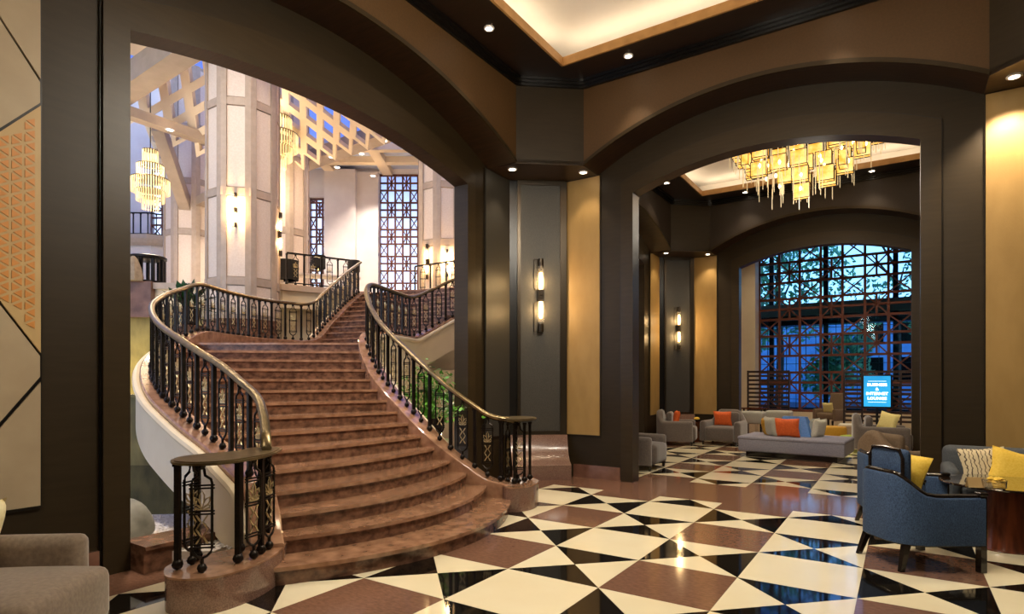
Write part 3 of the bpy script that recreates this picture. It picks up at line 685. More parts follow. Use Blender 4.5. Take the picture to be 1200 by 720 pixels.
# floors
fl_a = MB(); fl_a.box(-16, 4.3, 2.0, DB, -.2, -.01)
mb = fl_a; mb.xf(ATR); mb.v = [(min(x, -5.0), y, z) for x, y, z in mb.v] if False else mb.v
mb2 = MB(); mb2.prism([(-5.33,-2.0),(-5.33,24.0),(-26,24.0),(-26,-2.0)], -.2, -.012); S('floor_atrium', mb2, M['marble'])
gal = [(-16,13.5),(-8.4,13.45),(-5.3,13.62),(-3.98,14.55),(-3.9,15.28),(-2.5,14.72),(-1.4,14.25),(1.15,13.3),(2.0,13.3),(7.0,DB),(-16,DB)]
mb = MB(); mb.prism(gal, 3.2, 3.72); gf = SA('floor_gallery', mb, M['cream_wall'])
mb = MB(); mb.prism([(-8.4,13.37),(-5.28,13.53),(-3.92,14.5),(-3.98,14.6),(-5.3,13.7),(-8.4,13.55)], 3.60, 3.74); SA(trim_name(), mb, M['col_frame'])
mb = MB(); mb.prism([(-16,13.3),(-8.15,13.3),(-8.15,13.5),(-16,13.5)], 2.95, 3.76); SA(trim_name(), mb, M['marble'])
mb = MB(); mb.prism([(-16,19.6),(-12.0,19.6),(-11.2,20.2),(-11.0,DB),(-16,DB)], 3.72, 6.25); SA('wall_high_gallery', mb, M['white_wall'])
mb = MB(); mb.sweep([(-16,19.5,6.3),(-12.0,19.5,6.3),(-11.1,20.1,6.3),(-10.9,20.9,6.3)], [(0,-.3),(.1,-.22),(.16,-.1),(.16,.04),(0,.06)]); SA(trim_name(), mb, M['col_frame'])
mb = MB(); mb.prism([(-16,19.6),(-12.0,19.6),(-11.2,20.2),(-11.0,DB),(-16,DB)], 6.25, 6.36); SA('floor_high_gallery', mb, M['white_wall'])
# pool, its stone kerb, gravel bed and mossy wall
mb = MB(); mb.box(-5.22,-4.90, 2.245, 3.1, 0, .185); mb.box(-5.25,-4.87, 2.245, 3.1, .185, .215); SPK = S(trim_name(), mb, M['marble_riser'])
mb = MB(); mb.prism([(-3.2,4.75),(-2.4,4.75),(-2.2,5.6),(-3.2,6.1),(-4.4,6.0),(-4.6,5.0)], -.005, .13); SA(trim_name(), mb, M['pebble'])
mb = MB(); mb.prism([(-9.5,5.6),(-4.5,5.95),(-3.2,6.1),(-2.1,5.5),(-1.6,7.5),(-4,9.8),(-9.5,9.8)], 0, .10); po = mb.xf(ATR).build('pool_water', M['water']); tag(po, 'dark still pool water beneath the cream underside of the stairs', 'water'); po['kind'] = 'stuff'
mb = MB(); mb.box(-9.6,-4.9, 9.8, 10.1, 0, 1.22); mb.box(-9.6,-4.9, 9.74, 10.12, 1.22, 1.28); SA(trim_name(), mb, M['gold_wall'])
mb = MB(); mb.box(-16,-6.9, 13.52, 13.6, 0, 2.96); SA(trim_name(), mb, M['gold_wall'])
mb = MB(); 
ico = [(0,0,1),(1,0,0),(0,1,0),(-1,0,0),(0,-1,0),(0,0,-1)]; icf = [(0,1,2),(0,2,3),(0,3,4),(0,4,1),(5,2,1),(5,3,2),(5,4,3),(5,1,4)]
rnd = random.Random(3)
for i in range(2600):
    L, D = rnd.uniform(-3.95,-2.25), rnd.uniform(4.8, 6.0); r = rnd.uniform(.008,.02)
    if D > 6.05+(L+3.2)*.35*(1 if L > -3.2 else -.1): continue
    mb.add([(L+x*r*rnd.uniform(.8,1.4), D+y*r*rnd.uniform(.8,1.4), .135+z*r*.7) for x, y, z in ico], icf)
o = mb.xf(ATR).build('gravel', M['pebble']); tag(o, 'bed of small white pebbles edging the dark pool', 'gravel'); o['kind'] = 'stuff'
bm = bmesh.new(); bmesh.ops.create_icosphere(bm, subdivisions=3, radius=1)
for v in bm.verts:
    p = v.co; n_ = .1*math.sin(3*p.x+1)+.08*math.sin(4*p.y+2*p.z); f_ = 1+n_; v.co = Vector((p.x*.2*f_, p.y*.18*f_, p.z*.18*(1+.5*n_)*(1.1 if p.z > 0 else .8)+.06*p.x*(-1)))
mb = MB(); mb.add([v.co+Vector((-3.33,5.12,.27)) for v in bm.verts], [[v.index for v in f.verts] for f in bm.faces]); bm.free()
o = mb.xf(ATR).build('boulder', M['rock'], smooth=True); tag(o, 'smooth grey green boulder lying on the white pebbles by the pool', 'rock')

# octagonal columns with framed linen panels
def column(label, L, D, z0, z1, R, bands, base=None):
    t = thing('octagonal_column', label, 'column', W(L, D, z0)); rot = math.radians(-10)
    pt = lambda k, r: (L+r*math.cos(rot+k*PI/4), D+r*math.sin(rot+k*PI/4))
    mb = MB(); mb.prism([pt(k, R*.965) for k in range(8)], z0, z1); part(mb, 'shaft', M['col_frame'], t)
    if base: mb = MB(); mb.prism([pt(k, R*1.05) for k in range(8)], z0, base); part(mb, 'marble_base', M['marble_riser'], t)
    for k in range(8):
        mb = MB(); c = pt(k, R); e = R*.115
        a = rot+k*PI/4; q = [(L+R*.93*math.cos(a-.13), D+R*.93*math.sin(a-.13)), (L+R*1.0*math.cos(a-.15)*.985, D+R*math.sin(a-.15)*.985), c, (L+R*math.cos(a+.15)*.985, D+R*math.sin(a+.15)*.985), (L+R*.93*math.cos(a+.13), D+R*.93*math.sin(a+.13))]
        mb.prism(q, (base or z0), z1); part(mb, 'corner_strip', M['col_frame'], t)
    zz = [base or z0]+bands+[z1]
    for z in bands:
        mb = MB(); mb.prism([pt(k, R*1.012) for k in range(8)], z-.08, z+.08); part(mb, 'band', M['col_frame'], t)
    ap = R*math.cos(PI/8); hw = R*math.sin(PI/8)-.155*R
    for a, b in zip(zz, zz[1:]):
        for k in range(8):
            an = rot+(k+.5)*PI/4; c = Vector((L+ap*.975*math.cos(an), D+ap*.975*math.sin(an), 0)); tt = Vector((-math.sin(an), math.cos(an), 0)); nn = Vector((math.cos(an), math.sin(an), 0))
            if nn.dot(Vector((L,D,0)).normalized()) > .35: continue
            A = c-tt*hw; B = c+tt*hw; q = [(p.x,p.y) for p in (A-nn*.03, A+nn*.008, B+nn*.008, B-nn*.03)]
            mb = MB(); mb.prism(q, a+.1, b-.1); part(mb, 'linen_panel', M['col_panel'], t)
    return t
column('tall cream octagonal column with taupe bands rising behind the staircase landing', -5.87, 12.9, 0, 10.2, .76, [3.58,5.44,7.31,9.2], 2.8)
column('cream octagonal column half hidden behind the tallest column, right of it', -6.45, 16.6, 3.72, 10.6, .72, [5.6,7.6])
column('cream octagonal column at the right edge of the stair arch', -1.82, 15.9, 3.72, 10.6, .72, [5.1,6.6,8.2])
column('slender cream octagonal column left of the tallest column, behind the small crystal chandelier', -9.75, 18.0, 3.72, 10.8, .78, [5.9,7.4,9.0])
# skylights: sloping coffered slabs with square openings, beams and soffits
def coffer(P0, e1, e2, n1, n2, t=.3, op=.55, keep=lambda i, j: True):
    P0, e1, e2 = Vector(P0), Vector(e1), Vector(e2); nn = e1.cross(e2).normalized()*t; mb = MB()
    q = (1-op)/2
    for i in range(n1):
        for j in range(n2):
            if not keep(i, j): continue
            b = P0+e1*i+e2*j
            o4 = [b, b+e1, b+e1+e2, b+e2]; i4 = [b+e1*q+e2*q, b+e1*(1-q)+e2*q, b+e1*(1-q)+e2*(1-q), b+e1*q+e2*(1-q)]
            vs = o4+i4+[p+nn for p in o4+i4]
            for k in range(4):
                k2 = (k+1) % 4; mb.add([vs[k],vs[k2],vs[4+k2],vs[4+k],vs[8+k],vs[8+k2],vs[12+k2],vs[12+k]], [(0,1,2,3),(4,5,6,7),(3,2,6,7),(0,1,5,4)])
    return mb
def slab(name, p, e1, e2, n1, n2, i0, j0, t, keep):
    p, e1, e2 = Vector(p), Vector(e1), Vector(e2)
    SA(name, coffer(p-e1*i0-e2*j0, e1, e2, n1, n2, t, .62, lambda i, j: keep(i-i0, j-j0)), M['coffer'])
slab('ceiling_skylight_left', (-9.481, 15.200, 9.001), (0.686, -0.250, 0.201), (-0.106, 0.350, -0.435), 7, 6, 2, 0, -.16, lambda c, r: 25.2*r < 30.3+23.7*c)
slab('ceiling_skylight_right', (-5.578, 14.600, 8.885), (0.347, 0.250, -0.217), (-0.131, 0.400, -0.297), 9, 12, 1, 5, -.16, lambda c, r: r < 3.5-c)
slab('ceiling_skylight_low', (-10.918, 18.400, 9.196), (0.366, 0.200, -0.212), (0.011, 0.300, -0.389), 6, 4, 1, 1, -.12, lambda c, r: True)
def beam(a, b, w, h, name=None):
    mb = MB(); mb.bar(a, b, w, h); return SA(trim_name(), mb, M['beam'])
beam((-9.760, 14.350, 8.353), (-4.863, 11.200, 8.713), .5, .34); beam((-9.931, 14.600, 8.811), (-5.159, 11.500, 9.139), .12, .5)
beam((-9.522, 14.000, 8.024), (-7.924, 16.200, 7.971), .3, .24)
beam((-9.346, 15.600, 8.205), (-9.619, 17.400, 6.637), .3, .3)
beam((-7.052, 18.600, 8.229), (-2.200, 15.200, 8.297), .5, .34)
beam((-10.390, 18.600, 6.857), (-8.071, 16.500, 6.777), .4, .26)
# ceilings behind
mb = MB(); mb.box(-9.0, 4.3, 18.7, DB, 9.06, 9.16); SA('ceiling_atrium', mb, M['steel_blue'])
for a in ((-8,-2.4,18.7,18.95,8.85,9.06),(-8,-2.4,19.8,20.05,8.85,9.06),(-6.55,-6.2,18.7,DB,8.84,9.06),(-4.6,-4.25,18.7,DB,8.84,9.06)):
    mb = MB(); mb.box(*a); SA(trim_name(), mb, M['coffer'])
mb = MB(); mb.prism([W(-14,9)[:2], W(-9.2,14.6)[:2], W(-6.9,12.4)[:2], W(-6.0,6)[:2], W(-9,4)[:2]], 9.5, 9.6); S('ceiling_atrium_left', mb, M['coffer'])

mb = MB(); mb.prism([(-5.8,5.2),(-.6,9.4),(.6,10.6),(-1.2,13.0),(-4.2,12.0),(-8.5,8.6),(-9,5.0)], 9.3, 9.4); fc = SA('ceiling_atrium_front', mb, M['coffer'])
for L, D in ((-6.8,6.6),(-5.2,7.6),(-3.6,8.9),(-2.0,10.2),(-5.0,9.8),(-6.8,8.4),(-3.5,5.7)):  # unseen lamps added to brighten the atrium front and the gravel
    w = W(L, D, 9.29); mb = MB(); mb.lathe([(.12,0),(.12,.012)], w, 16); mb.build('lamp_lens', M['lens'], fc)
    lamp('front_fill_spot', 'SPOT', (w[0], w[1], 9.25), FRONT_FILL_P*(9 if L == -3.5 else 1), (1,.86,.72), .15, None, 84 if L == -3.5 else 130, W(L-.3, D+1.6, 3) if L != -3.5 else W(-3.0,5.0,0))
# railings of the gallery
def gallery_rail(label, P, step=.3, scroll=True, hr=HR):
    t = thing('gallery_railing', label, 'railing', W(P[0][0], P[0][1], P[0][2])); Q = [Vector(p) for p in P]
    mb = MB(); mb.sweep([q+Vector((0,0,hr)) for q in Q], [(-.03,-.02),(.03,-.02),(.03,.015),(-.03,.015)]); part(mb, 'top_rail', M['iron'], t)
    mb = MB(); mb.sweep([q+Vector((0,0,.05)) for q in Q], [(-.012,-.012),(.012,-.012),(.012,.012),(-.012,.012)]); part(mb, 'bottom_rail', M['iron'], t)
    R2 = resample(Q, step)
    for i, p in enumerate(R2):
        d = (R2[min(i+1, len(R2)-1)]-R2[max(i-1,0)]); w = ATR@p; bal(t, tuple(w), math.atan2(d.y, d.x)+YAW, scroll and i % 2 == 1)
    return t
gallery_rail('straight iron railing on the gallery edge in front of the black shaded lamps', [(-5.22,13.66,3.74),(-4.6,14.1,3.74),(-4.0,14.52,3.74)], .2)
gallery_rail('short iron gallery railing on the upper floor at the right edge of the stair arch', [(-2.5,15.2,3.72),(-1.6,14.9,3.78),(-.6,14.5,3.82),(.4,14.1,3.85)], .22)
gallery_rail('iron railing on the high curved gallery at upper left, below the crystal chandelier', [(-14.5,19.55,6.36),(-12.1,19.6,6.36),(-11.2,20.2,6.36),(-11.05,20.85,6.36)], .24, False)
gallery_rail('iron railing on the stone ledge at far left above the mossy wall', [(-9.6,13.4,3.76),(-8.8,13.45,3.76),(-8.7,13.47,3.76)], .25, False, .6)
t = thing('iron_drum_stand', 'round black iron baluster drum on the stone ledge at far left', 'stand', W(-8.5, 13.75, 3.76))
mb = MB(); mb.lathe([(.36,.56),(.4,.58),(.4,.63),(.36,.65)], (-8.5,13.75,3.76), 20); part(mb, 'ring_top', M['iron'], t, True)
mb = MB(); mb.lathe([(.38,0),(.38,.05),(.34,.06)], (-8.5,13.75,3.76), 20); part(mb, 'ring_base', M['iron'], t, True)
for k in range(9):
    a = 2*PI*k/9; mb = MB(); mb.box(-8.5+.34*math.cos(a)-.03, -8.5+.34*math.cos(a)+.03, 13.75+.34*math.sin(a)-.03, 13.75+.34*math.sin(a)+.03, 3.8, 4.34); part(mb, 'upright', M['iron'], t)
mb = MB(); mb.lathe([(.2,0),(.21,.1),(.17,.3),(.09,.5),(.03,.56)], (-8.52,13.27,3.76), 7); o = mb.xf(ATR).build('stone_finial', M['stone_relief'], smooth=True); tag(o, 'pointed pinkish stone finial on the ledge before the iron drum', 'ornament')
# ------------------------------------------------------------------ lamps
def sconce(label, loc, rz, s=1., power=14, group=None):
    t = thing('wall_sconce', label, 'wall lamp', loc, rz, group); B = lambda mb, n, m, sm=False: mb.build(n, m, t, sm, local=True)
    f = lambda v: v*s
    mb = MB(); mb.box(f(-.05),f(.05),f(-.07),0,f(-.09),f(.09)); mb.box(f(-.035),f(.035),f(-.10),f(-.05),f(-.075),f(-.005)); mb.box(f(-.035),f(.035),f(-.10),f(-.05),f(.005),f(.075)); B(mb, 'centre_block', M['iron'])
    for g in (1, -1):
        mb = MB(); mb.lathe([(f(.028),f(.10)),(f(.03),f(.12)),(f(.03),f(.32)),(f(.02),f(.36))] if g > 0 else [(f(.02),f(-.36)),(f(.03),f(-.32)),(f(.03),f(-.12)),(f(.028),f(-.10))], (0,f(-.075),0), 10); B(mb, 'bulb', M['bulb'], True)
        z0, z1 = sorted((g*f(.09), g*f(.45)))
        mb = MB(); mb.lathe([(f(.05),z0),(f(.05),z1)], (0,f(-.075),0), 14); gl = B(mb, 'glass_tube', M['tube_glass'], True)
        z0, z1 = sorted((g*f(.42), g*f(.57)))
        mb = MB(); mb.lathe([(f(.045),z0),(f(.048),(z0+z1)/2),(f(.045),z1)], (0,f(-.075),0), 12); B(mb, 'end_cap', M['metal_edge'], True)
        mb = MB(); mb.tube([(0,f(-.075),g*f(.56)),(f(-.1),f(-.05),g*f(.57)),(f(-.1),f(-.012),g*f(.57)),(f(-.1),f(-.012),g*f(.12)),(f(-.03),f(-.03),g*f(.06))], f(.006), 5); B(mb, 'wire_frame', M['iron'])
    p = gm(t)@Vector((0,f(-.17),f(.22))); lamp('sconce_light', 'POINT', p, power, (1,.66,.3), .05, t)
    p = gm(t)@Vector((0,f(-.17),f(-.22))); lamp('sconce_light', 'POINT', p, power, (1,.66,.3), .05, t)
    return t
def on_chamfer(T, u, z):
    p = T@Vector((u,.045,z)); d = T.to_3x3()@Vector((1,0,0)); return tuple(p), math.atan2(d.y, d.x)
p, r = on_chamfer(T0, .49, 2.84); sconce('twin bulb glass tube wall sconce on the pewter corner panel right of the stair arch', p, r, 1., 9)
p, r = on_chamfer(T1, .49, 2.84); sconce('twin bulb glass tube wall sconce on the far corner panel above the grey armchairs', p, r, .95, 9)
def on_col(L, D, R, k, z):
    an = math.radians(-10)+(k+.5)*PI/4; ap = R*math.cos(PI/8)*.99
    return W(L+ap*math.cos(an), D+ap*math.sin(an), z), an+YAW+PI/2
p, r = on_col(-5.87,12.9,.76,6,5.04); sconce('slim lit sconce on the front face of the tallest octagonal column', p, r, .62, 26)
p, r = on_col(-5.87,12.9,.76,0,4.75); sconce('slim lit sconce seen edge on at the right side of the tallest octagonal column', p, r, .85, 10)
p, r = on_col(-1.82,15.9,.72,6,4.55); sconce('slim lit sconce on the column at the right edge of the stair arch', p, r, .62, 26)
p, r = on_col(-1.82,15.9,.72,5,4.6); sconce('slim lit sconce beside the tall lattice window, on the side of the right column', p, r, .8, 10)

def downlight(label, loc, group, power=40, spot=95, r=.055, aim=None, color=(1,.80,.56)):
    t = thing('ceiling_downlight', label, 'downlight', loc, 0, group)
    mb = MB(); mb.lathe([(r*.75,-.004),(r*.8,-.012),(r*1.15,-.012),(r*1.2,0)], n=18); mb.build('trim_ring', M['ceil_white'], t, True, local=True)
    mb = MB(); mb.lathe([(r*.78,-.009),(r*.78,0)], n=18); mb.build('lens', M['lens'], t, True, local=True)
    if power: lamp('downlight_beam', 'SPOT', (loc[0],loc[1],loc[2]-.03), power, color, .05, t, spot, (loc[0]+.001,loc[1],0) if aim is None else aim)
    return t
g = 'soffit downlights above the lobby corner'
z = ZS-.013
downlight('round downlight under the corner fascia, left one nearest the stair arch', (-4.82,7.32,z), g, 30, 80, .06)
downlight('round downlight under the corner fascia, right one above the yellow silk panel', (-4.0,8.02,z), g, 22, 80, .06, (-4.1,8.2,0))
downlight('downlight under the right corner fascia at the edge of the picture', (.98,7.95,z), g, 210, 100, .06, (1.08,8.36,1.2))
g = 'downlights in the dark lobby ceiling border'
for (x, y), lb in zip(((-4.25,5.93),(-3.05,7.46),(-.6,7.46),(-4.25,3.4)), ('small downlight in the dark ceiling border left of the lit cove', 'small downlight in the dark ceiling border above the second arch', 'small downlight in the ceiling border right of the cove corner', 'small downlight in the ceiling border over the staircase')):
    downlight(lb, (x, y, ZT-.002), g, 45, 70, .055)
g = 'downlights of the second hall'
for (x, y, zz), lb, pw in zip(((-4.82,14.19,z),(-4.0,14.89,z),(-4.3,12.7,ZT-.002),(-3.0,14.33,ZT-.002),(-.5,14.33,ZT-.002)), ('far corner soffit downlight, left of the pair above the far sconce', 'far corner soffit downlight above the far yellow panel', 'second hall ceiling downlight in the dark border at left', 'second hall ceiling downlight left of the hanging lantern chandelier tips', 'second hall ceiling downlight right of the lantern chandelier'), (26,32,25,25,25)):
    downlight(lb, (x, y, zz), g, pw, 90, .06)
g2 = 'recessed lights in the raised ceiling of the second hall'
for (x, y), lb in zip(((-3.15,12.8),(-.1,12.6),(-.75,13.3)), ('wide recessed light in the white raised ceiling left of the lantern chandelier','wide recessed light in the white raised ceiling at the right jamb','wide recessed light in the white raised ceiling right of the lantern chandelier')):
    downlight(lb, (x, y, ZT+.398), g2, 60, 110, .12)
# atrium downlights
g = 'downlights in the atrium beams'
for (L, D, z), lb in zip(((-8.931, 13.900, 8.541),(-8.473, 14.600, 7.733),(-6.330, 18.000, 8.195),(-5.252, 17.200, 8.046),(-3.473, 16.000, 8.030),(-8.216, 16.600, 6.641),(-4.712, 18.500, 8.648),(-5.488, 18.500, 8.220),(-4.671, 19.800, 8.406)),
    ('bright downlight in the upper left atrium beam','bright downlight in the beam under the left skylight','downlight at the left end of the beam under the right skylight','downlight midway on the beam under the right skylight','downlight at the right end of the beam under the right skylight','downlight in the short beam left of the tallest column','rear atrium ceiling downlight above the tall lattice window','rear atrium ceiling downlight nearest the slanting beam','rear atrium ceiling downlight lowest of the three by the window')):
    downlight(lb, W(L, D, z), g, 260 if 'rear' in lb else 80, 120, .09, color=(1,.88,.78))

# lantern chandeliers: stepped cloud of framed amber boxes and hanging rods
def chandelier(label, loc):
    t = thing('lantern_chandelier', label, 'chandelier', loc); rn = random.Random(11)
    mb = MB(); mb.box(-1.25,1.25,-.8,.8,1.30,1.40); mb.build('ceiling_plate', M['iron'], t, local=True)
    for sx in (-.9,.9):
        mb = MB(); mb.tube([(sx,0,1.4),(sx,0,1.6)], .02, 8); mb.build('stem', M['iron'], t, local=True)
    def frame_mesh(w, h, d):
        mb = MB(); e = .012
        for x in (-w/2, w/2):
            for y in (-d/2, d/2): mb.box(x-e/2,x+e/2,y-e/2,y+e/2,0,h)
        for z in (0, h):
            for y in (-d/2, d/2): mb.box(-w/2,w/2,y-e/2,y+e/2,z-e/2,z+e/2)
            for x in (-w/2, w/2): mb.box(x-e/2,x+e/2,-d/2,d/2,z-e/2,z+e/2)
        return mb
    fm = frame_mesh(.27,.26,.13).build('lantern_frame', M['iron']); gb = MB(); gb.box(-.128,.128,-.058,.058,.008,.252); gm_ = gb.build('lantern_glass', M['amber'])
    bb = MB(); bb.lathe([(.009,0),(.022,.03),(.022,.055),(.008,.08)], n=8); bm_ = bb.build('lantern_bulb', M['bulb'], smooth=True)
    rb = MB(); rb.lathe([(.002,0),(.0065,.02),(.0065,.38),(.003,.4)], n=6); rm = rb.build('crystal_rod', M['crystal'], smooth=True)
    for o in (fm, gm_, bm_, rm): COL.objects.unlink(o)
    tiers = [(1.12,.62,1.02,8,5),(.92,.5,.78,7,4),(.66,.36,.54,5,3),(.40,.2,.30,3,2),(.12,.0,.06,1,1)]
    for hx, hy, z, nx, ny in tiers:
        for i in range(nx):
            for j in range(ny):
                if 0 < i < nx-1 and 0 < j < ny-1: continue
                x = lerp(-hx, hx, i/max(1, nx-1)) if nx > 1 else 0; y = lerp(-hy, hy, j/max(1, ny-1)) if ny > 1 else 0
                zz = z+rn.uniform(-.05,.05); rz = PI/2 if (i in (0, nx-1) and 0 < j < ny-1) else 0
                if rn.random() < .72:
                    f = inst(fm, 'lantern_frame', t, (x, y, zz), rz); inst(gm_, 'lantern_glass', f, (0,0,0)); 
                    if rn.random() < .8: inst(bm_, 'lantern_bulb', f, (rn.uniform(-.05,.05),-.075,rn.uniform(.04,.14)))
                else:
                    inst(bm_, 'lantern_bulb', t, (x, y, zz+.12))
                for q in range(rn.choice((3,4))):
                    inst(rm, 'crystal_rod', t, (x+rn.uniform(-.15,.15), y+(-.09 if y < 0 else .09 if y > 0 else rn.choice((-.1,.1)))+rn.uniform(-.02,.02), zz-rn.uniform(.10,.26)))
    for q, (x, y, z) in enumerate(((-.85,-.66,.35),(0,-.75,.15),(.85,-.66,.35),(0,0,-.15),(-.8,.66,.35),(.8,.66,.35))): lamp('chandelier_light', 'POINT' if q in (1, 3) else 'SPOT', (loc[0]+x, loc[1]+y, loc[2]+z-.1), CH_P*(1.1 if q in (1, 3) else 1), (1,.90,.74), .2, t, 168, (loc[0]+x, loc[1]+y, 0))
    return t
CH_P = 26
ch = chandelier('amber glass lantern chandelier hanging in the second hall, seen through the right arch', (-1.5,11.82,4.74))
def brighter(t, k):
    for o in t.children:
        if o.type == 'LIGHT': o.data = o.data.copy(); o.data.energy *= k
c2_ = dup(ch, (-1.56,4.42,4.85), 0, 'amber glass lantern chandelier over the front lobby, above the picture and mirrored in the floor'); brighter(c2_, 3.6)
c3_ = dup(ch, (-1.56,-1.9,4.85), 0, 'added amber lantern chandelier behind the viewer, unseen fill light for the lobby'); brighter(c3_, 1.1)  # repeat chandelier added out of view for frontal light
for x, y, lb in ((-3.6,17.2,'left front'),(-1.5,17.2,'middle front'),(.6,17.2,'right front'),(-3.6,20.4,'left rear'),(-1.5,20.4,'middle rear'),(.6,20.4,'right rear')):  # lamps added out of view to brighten the lounge
    downlight('added fill downlight in the high lounge ceiling, '+lb+' of six', (x, y, 7.498), 'added fill lights of the lounge ceiling', 170, 100, .09)
# crystal tier chandeliers in the atrium
def crystal(label, L, D, s, ztop):
    c = W(L, D, 0); t = thing('crystal_chandelier', label, 'chandelier', (c[0], c[1], ztop-1.55*s))
    for nm, r, z0, z1 in (('crystal_tier',.17,1.10,1.50),('crystal_tier',.30,.68,1.12),('crystal_tier',.43,.42,.76),('crystal_tier',.31,.2,.48),('crystal_tier',.18,0,.3)):
        mb = MB(); n = int(r*110)
        for k in range(n):
            a = 2*PI*k/n; x, y = r*s*math.cos(a), r*s*math.sin(a); w = .011*s; mb.add([(x+w*math.cos(a+q*PI/2), y+w*math.sin(a+q*PI/2), z*s) for z in (z0, z1) for q in range(4)], [(0,1,5,4),(1,2,6,5),(2,3,7,6),(3,0,4,7),(3,2,1,0),(4,5,6,7)])
        mb.build(nm, M['cry_tier'], t, local=True)
        mb = MB(); mb.lathe([(r*s*1.03,z1*s-.01),(r*s*1.03,z1*s+.012*s)], n=24); mb.build('tier_ring', M['brass'], t, True, local=True)
    mb = MB(); mb.tube([(0,0,1.5*s),(0,0,3.2*s)], .012, 6); mb.build('hanging_rod', M['iron'], t, local=True)
    lamp('crystal_light', 'POINT', (c[0], c[1], ztop-1.9*s), 50, (1,.82,.6), .25, t); lamp('crystal_light', 'POINT', (c[0]-.6*SN*-1, c[1]-.6*CS, ztop-.6*s), 25, (1,.82,.6), .25, t)
    return t
crystal('tiered crystal chandelier hanging at upper left in front of the lattice window', -9.2, 15, 1.0, 7.42)
crystal('tiered crystal chandelier half hidden behind the tallest octagonal column', -6.05, 15.2, 1.16, 8.78)
# ------------------------------------------------------------------ furniture
def L_(mb, n, m, t, sm=True, label=None): return mb.build(n, m, t, sm, label, local=True)
def upath(wr, wf, d, rc, n=7):
    P = []
    for q in range(7): y = lerp(d/2, -d/2+rc, q/6); P.append((lerp(wr, wf, (y+d/2)/d)/2, y))
    for q in range(1, n+1): a = -PI/2*q/n; P.append((wr/2-rc+rc*math.cos(a), -d/2+rc+rc*math.sin(a)))
    for q in range(1, 4): P.append((lerp(wr/2-rc, 0, q/4), -d/2))
    P.append((0, -d/2))
    return P+[(-x, y) for x, y in P[::-1][1:]]
def shell(P, h, th, z0, crown=.5, ends=.0):
    rows = [(P[i], i/(len(P)-1), 1, 0) for i in range(len(P))]
    if ends:
        for en, nx, s in ((0, 1, 0.), (-1, -2, 1.)):
            d = (Vector(P[en])-Vector(P[nx])).normalized(); ext = [(tuple(Vector(P[en])+d*ends*math.sin(a)), s, max(.12, math.cos(a)), ends*.7*(1-math.cos(a))) for a in (.5, .95, 1.3, 1.5)]
            rows = ext[::-1]+rows if en == 0 else rows+ext
    mb = MB(); P = [r_[0] for r_ in rows]; m = len(P); vs = []; fs = []; tops = []
    n = 11
    for i, (x, y) in enumerate(P):
        a = Vector(P[max(i-1,0)]); b = Vector(P[min(i+1,m-1)]); t = (b-a).normalized(); nn = Vector((-t.y, t.x)) ; nn = -nn
        hz = h(rows[i][1])-rows[i][3]; r = th/2*rows[i][2]; sec = [(-r,z0),(-r,hz-r*crown*2)]+[(-r*math.cos(PI*q/6), hz-r*crown*2+r*crown*2*math.sin(PI*q/6)) for q in range(1,6)]+[(r,hz-r*crown*2),(r,z0)]
        n = len(sec)
        for s, z in sec: vs.append((x+nn.x*s*-1, y+nn.y*s*-1, z))
        tops.append((x, y, hz))
    for i in range(m-1):
        for k in range(n): fs.append((i*n+k, i*n+(k+1)%n, (i+1)*n+(k+1)%n, (i+1)*n+k))
    fs += [tuple(range(n)), tuple(range((m-1)*n, m*n))]
    mb.add(vs, fs); return mb, tops
def hprof(arm, back, w0=.14, w1=.3):
    def h(s):
        q = abs(s-.5); t = min(1, max(0, (q-w0)/(w1-w0))); t = t*t*(3-2*t); return lerp(back, arm, t)
    return h
def leg(t, x, y, z1, r=.022, m='ebony', splay=(0,0)):
    mb = MB(); a = r; b = r*.65; mb.add([(x+splay[0]+i*b, y+splay[1]+j*b, 0) for i, j in ((-1,-1),(1,-1),(1,1),(-1,1))]+[(x+i*a, y+j*a, z1) for i, j in ((-1,-1),(1,-1),(1,1),(-1,1))], [(3,2,1,0),(4,5,6,7),(0,1,5,4),(1,2,6,5),(2,3,7,6),(3,0,4,7)])
    L_(mb, 'leg', M[m], t, False)
def club(label, loc, rz, m='grey_velvet', w=.86, d=.84, arm=.57, back=.82, seat=.43, group=None, piping=False, cut=.12, hump=(.12,.27)):
    t = thing('club_armchair', label, 'armchair', loc, rz, group); th = .15
    P = upath(w-th, w-th, d-cut, .2); P = [(x, y-cut/2) for x, y in P]
    mb, tops = shell(P, hprof(arm, back, *hump), th, .10, .5, .055); L_(mb, 'back_and_arms', M[m], t)
    mb = MB(); mb.rbox((0,.07,(seat+.11)/2+.0), (w-2*th+.02, d-.16, seat-.10), .06, 3, puff=.03); L_(mb, 'seat_cushion', M[m], t)
    mb = MB(); mb.rbox((0,-d/2+.22,seat+.17), (w-2*th-.04,.13,.34), .06, 3); L_(mb, 'back_cushion', M[m], t)
    if piping:
        for s in (0,):
            x, y = P[s]; y += .03; mb = MB(); mb.tube([(x+th/2*math.cos(a_)*.96, y+.004, arm-th/2+th/2*math.sin(a_)*.96) for a_ in [PI*q/10 for q in range(11)]], .006, 5); mb.tube([(x-th/2*.96, y+.004, .12),(x-th/2*.96, y+.004, arm-th/2)], .006, 5); mb.tube([(x+th/2*.96, y+.004, .12),(x+th/2*.96, y+.004, arm-th/2)], .006, 5); L_(mb, 'piping', M['art_gold'], t)
    for x in (-w/2+.09, w/2-.09):
        for y in (-d/2+.06, d/2-.1): leg(t, x, y, .115, .025)
    return t
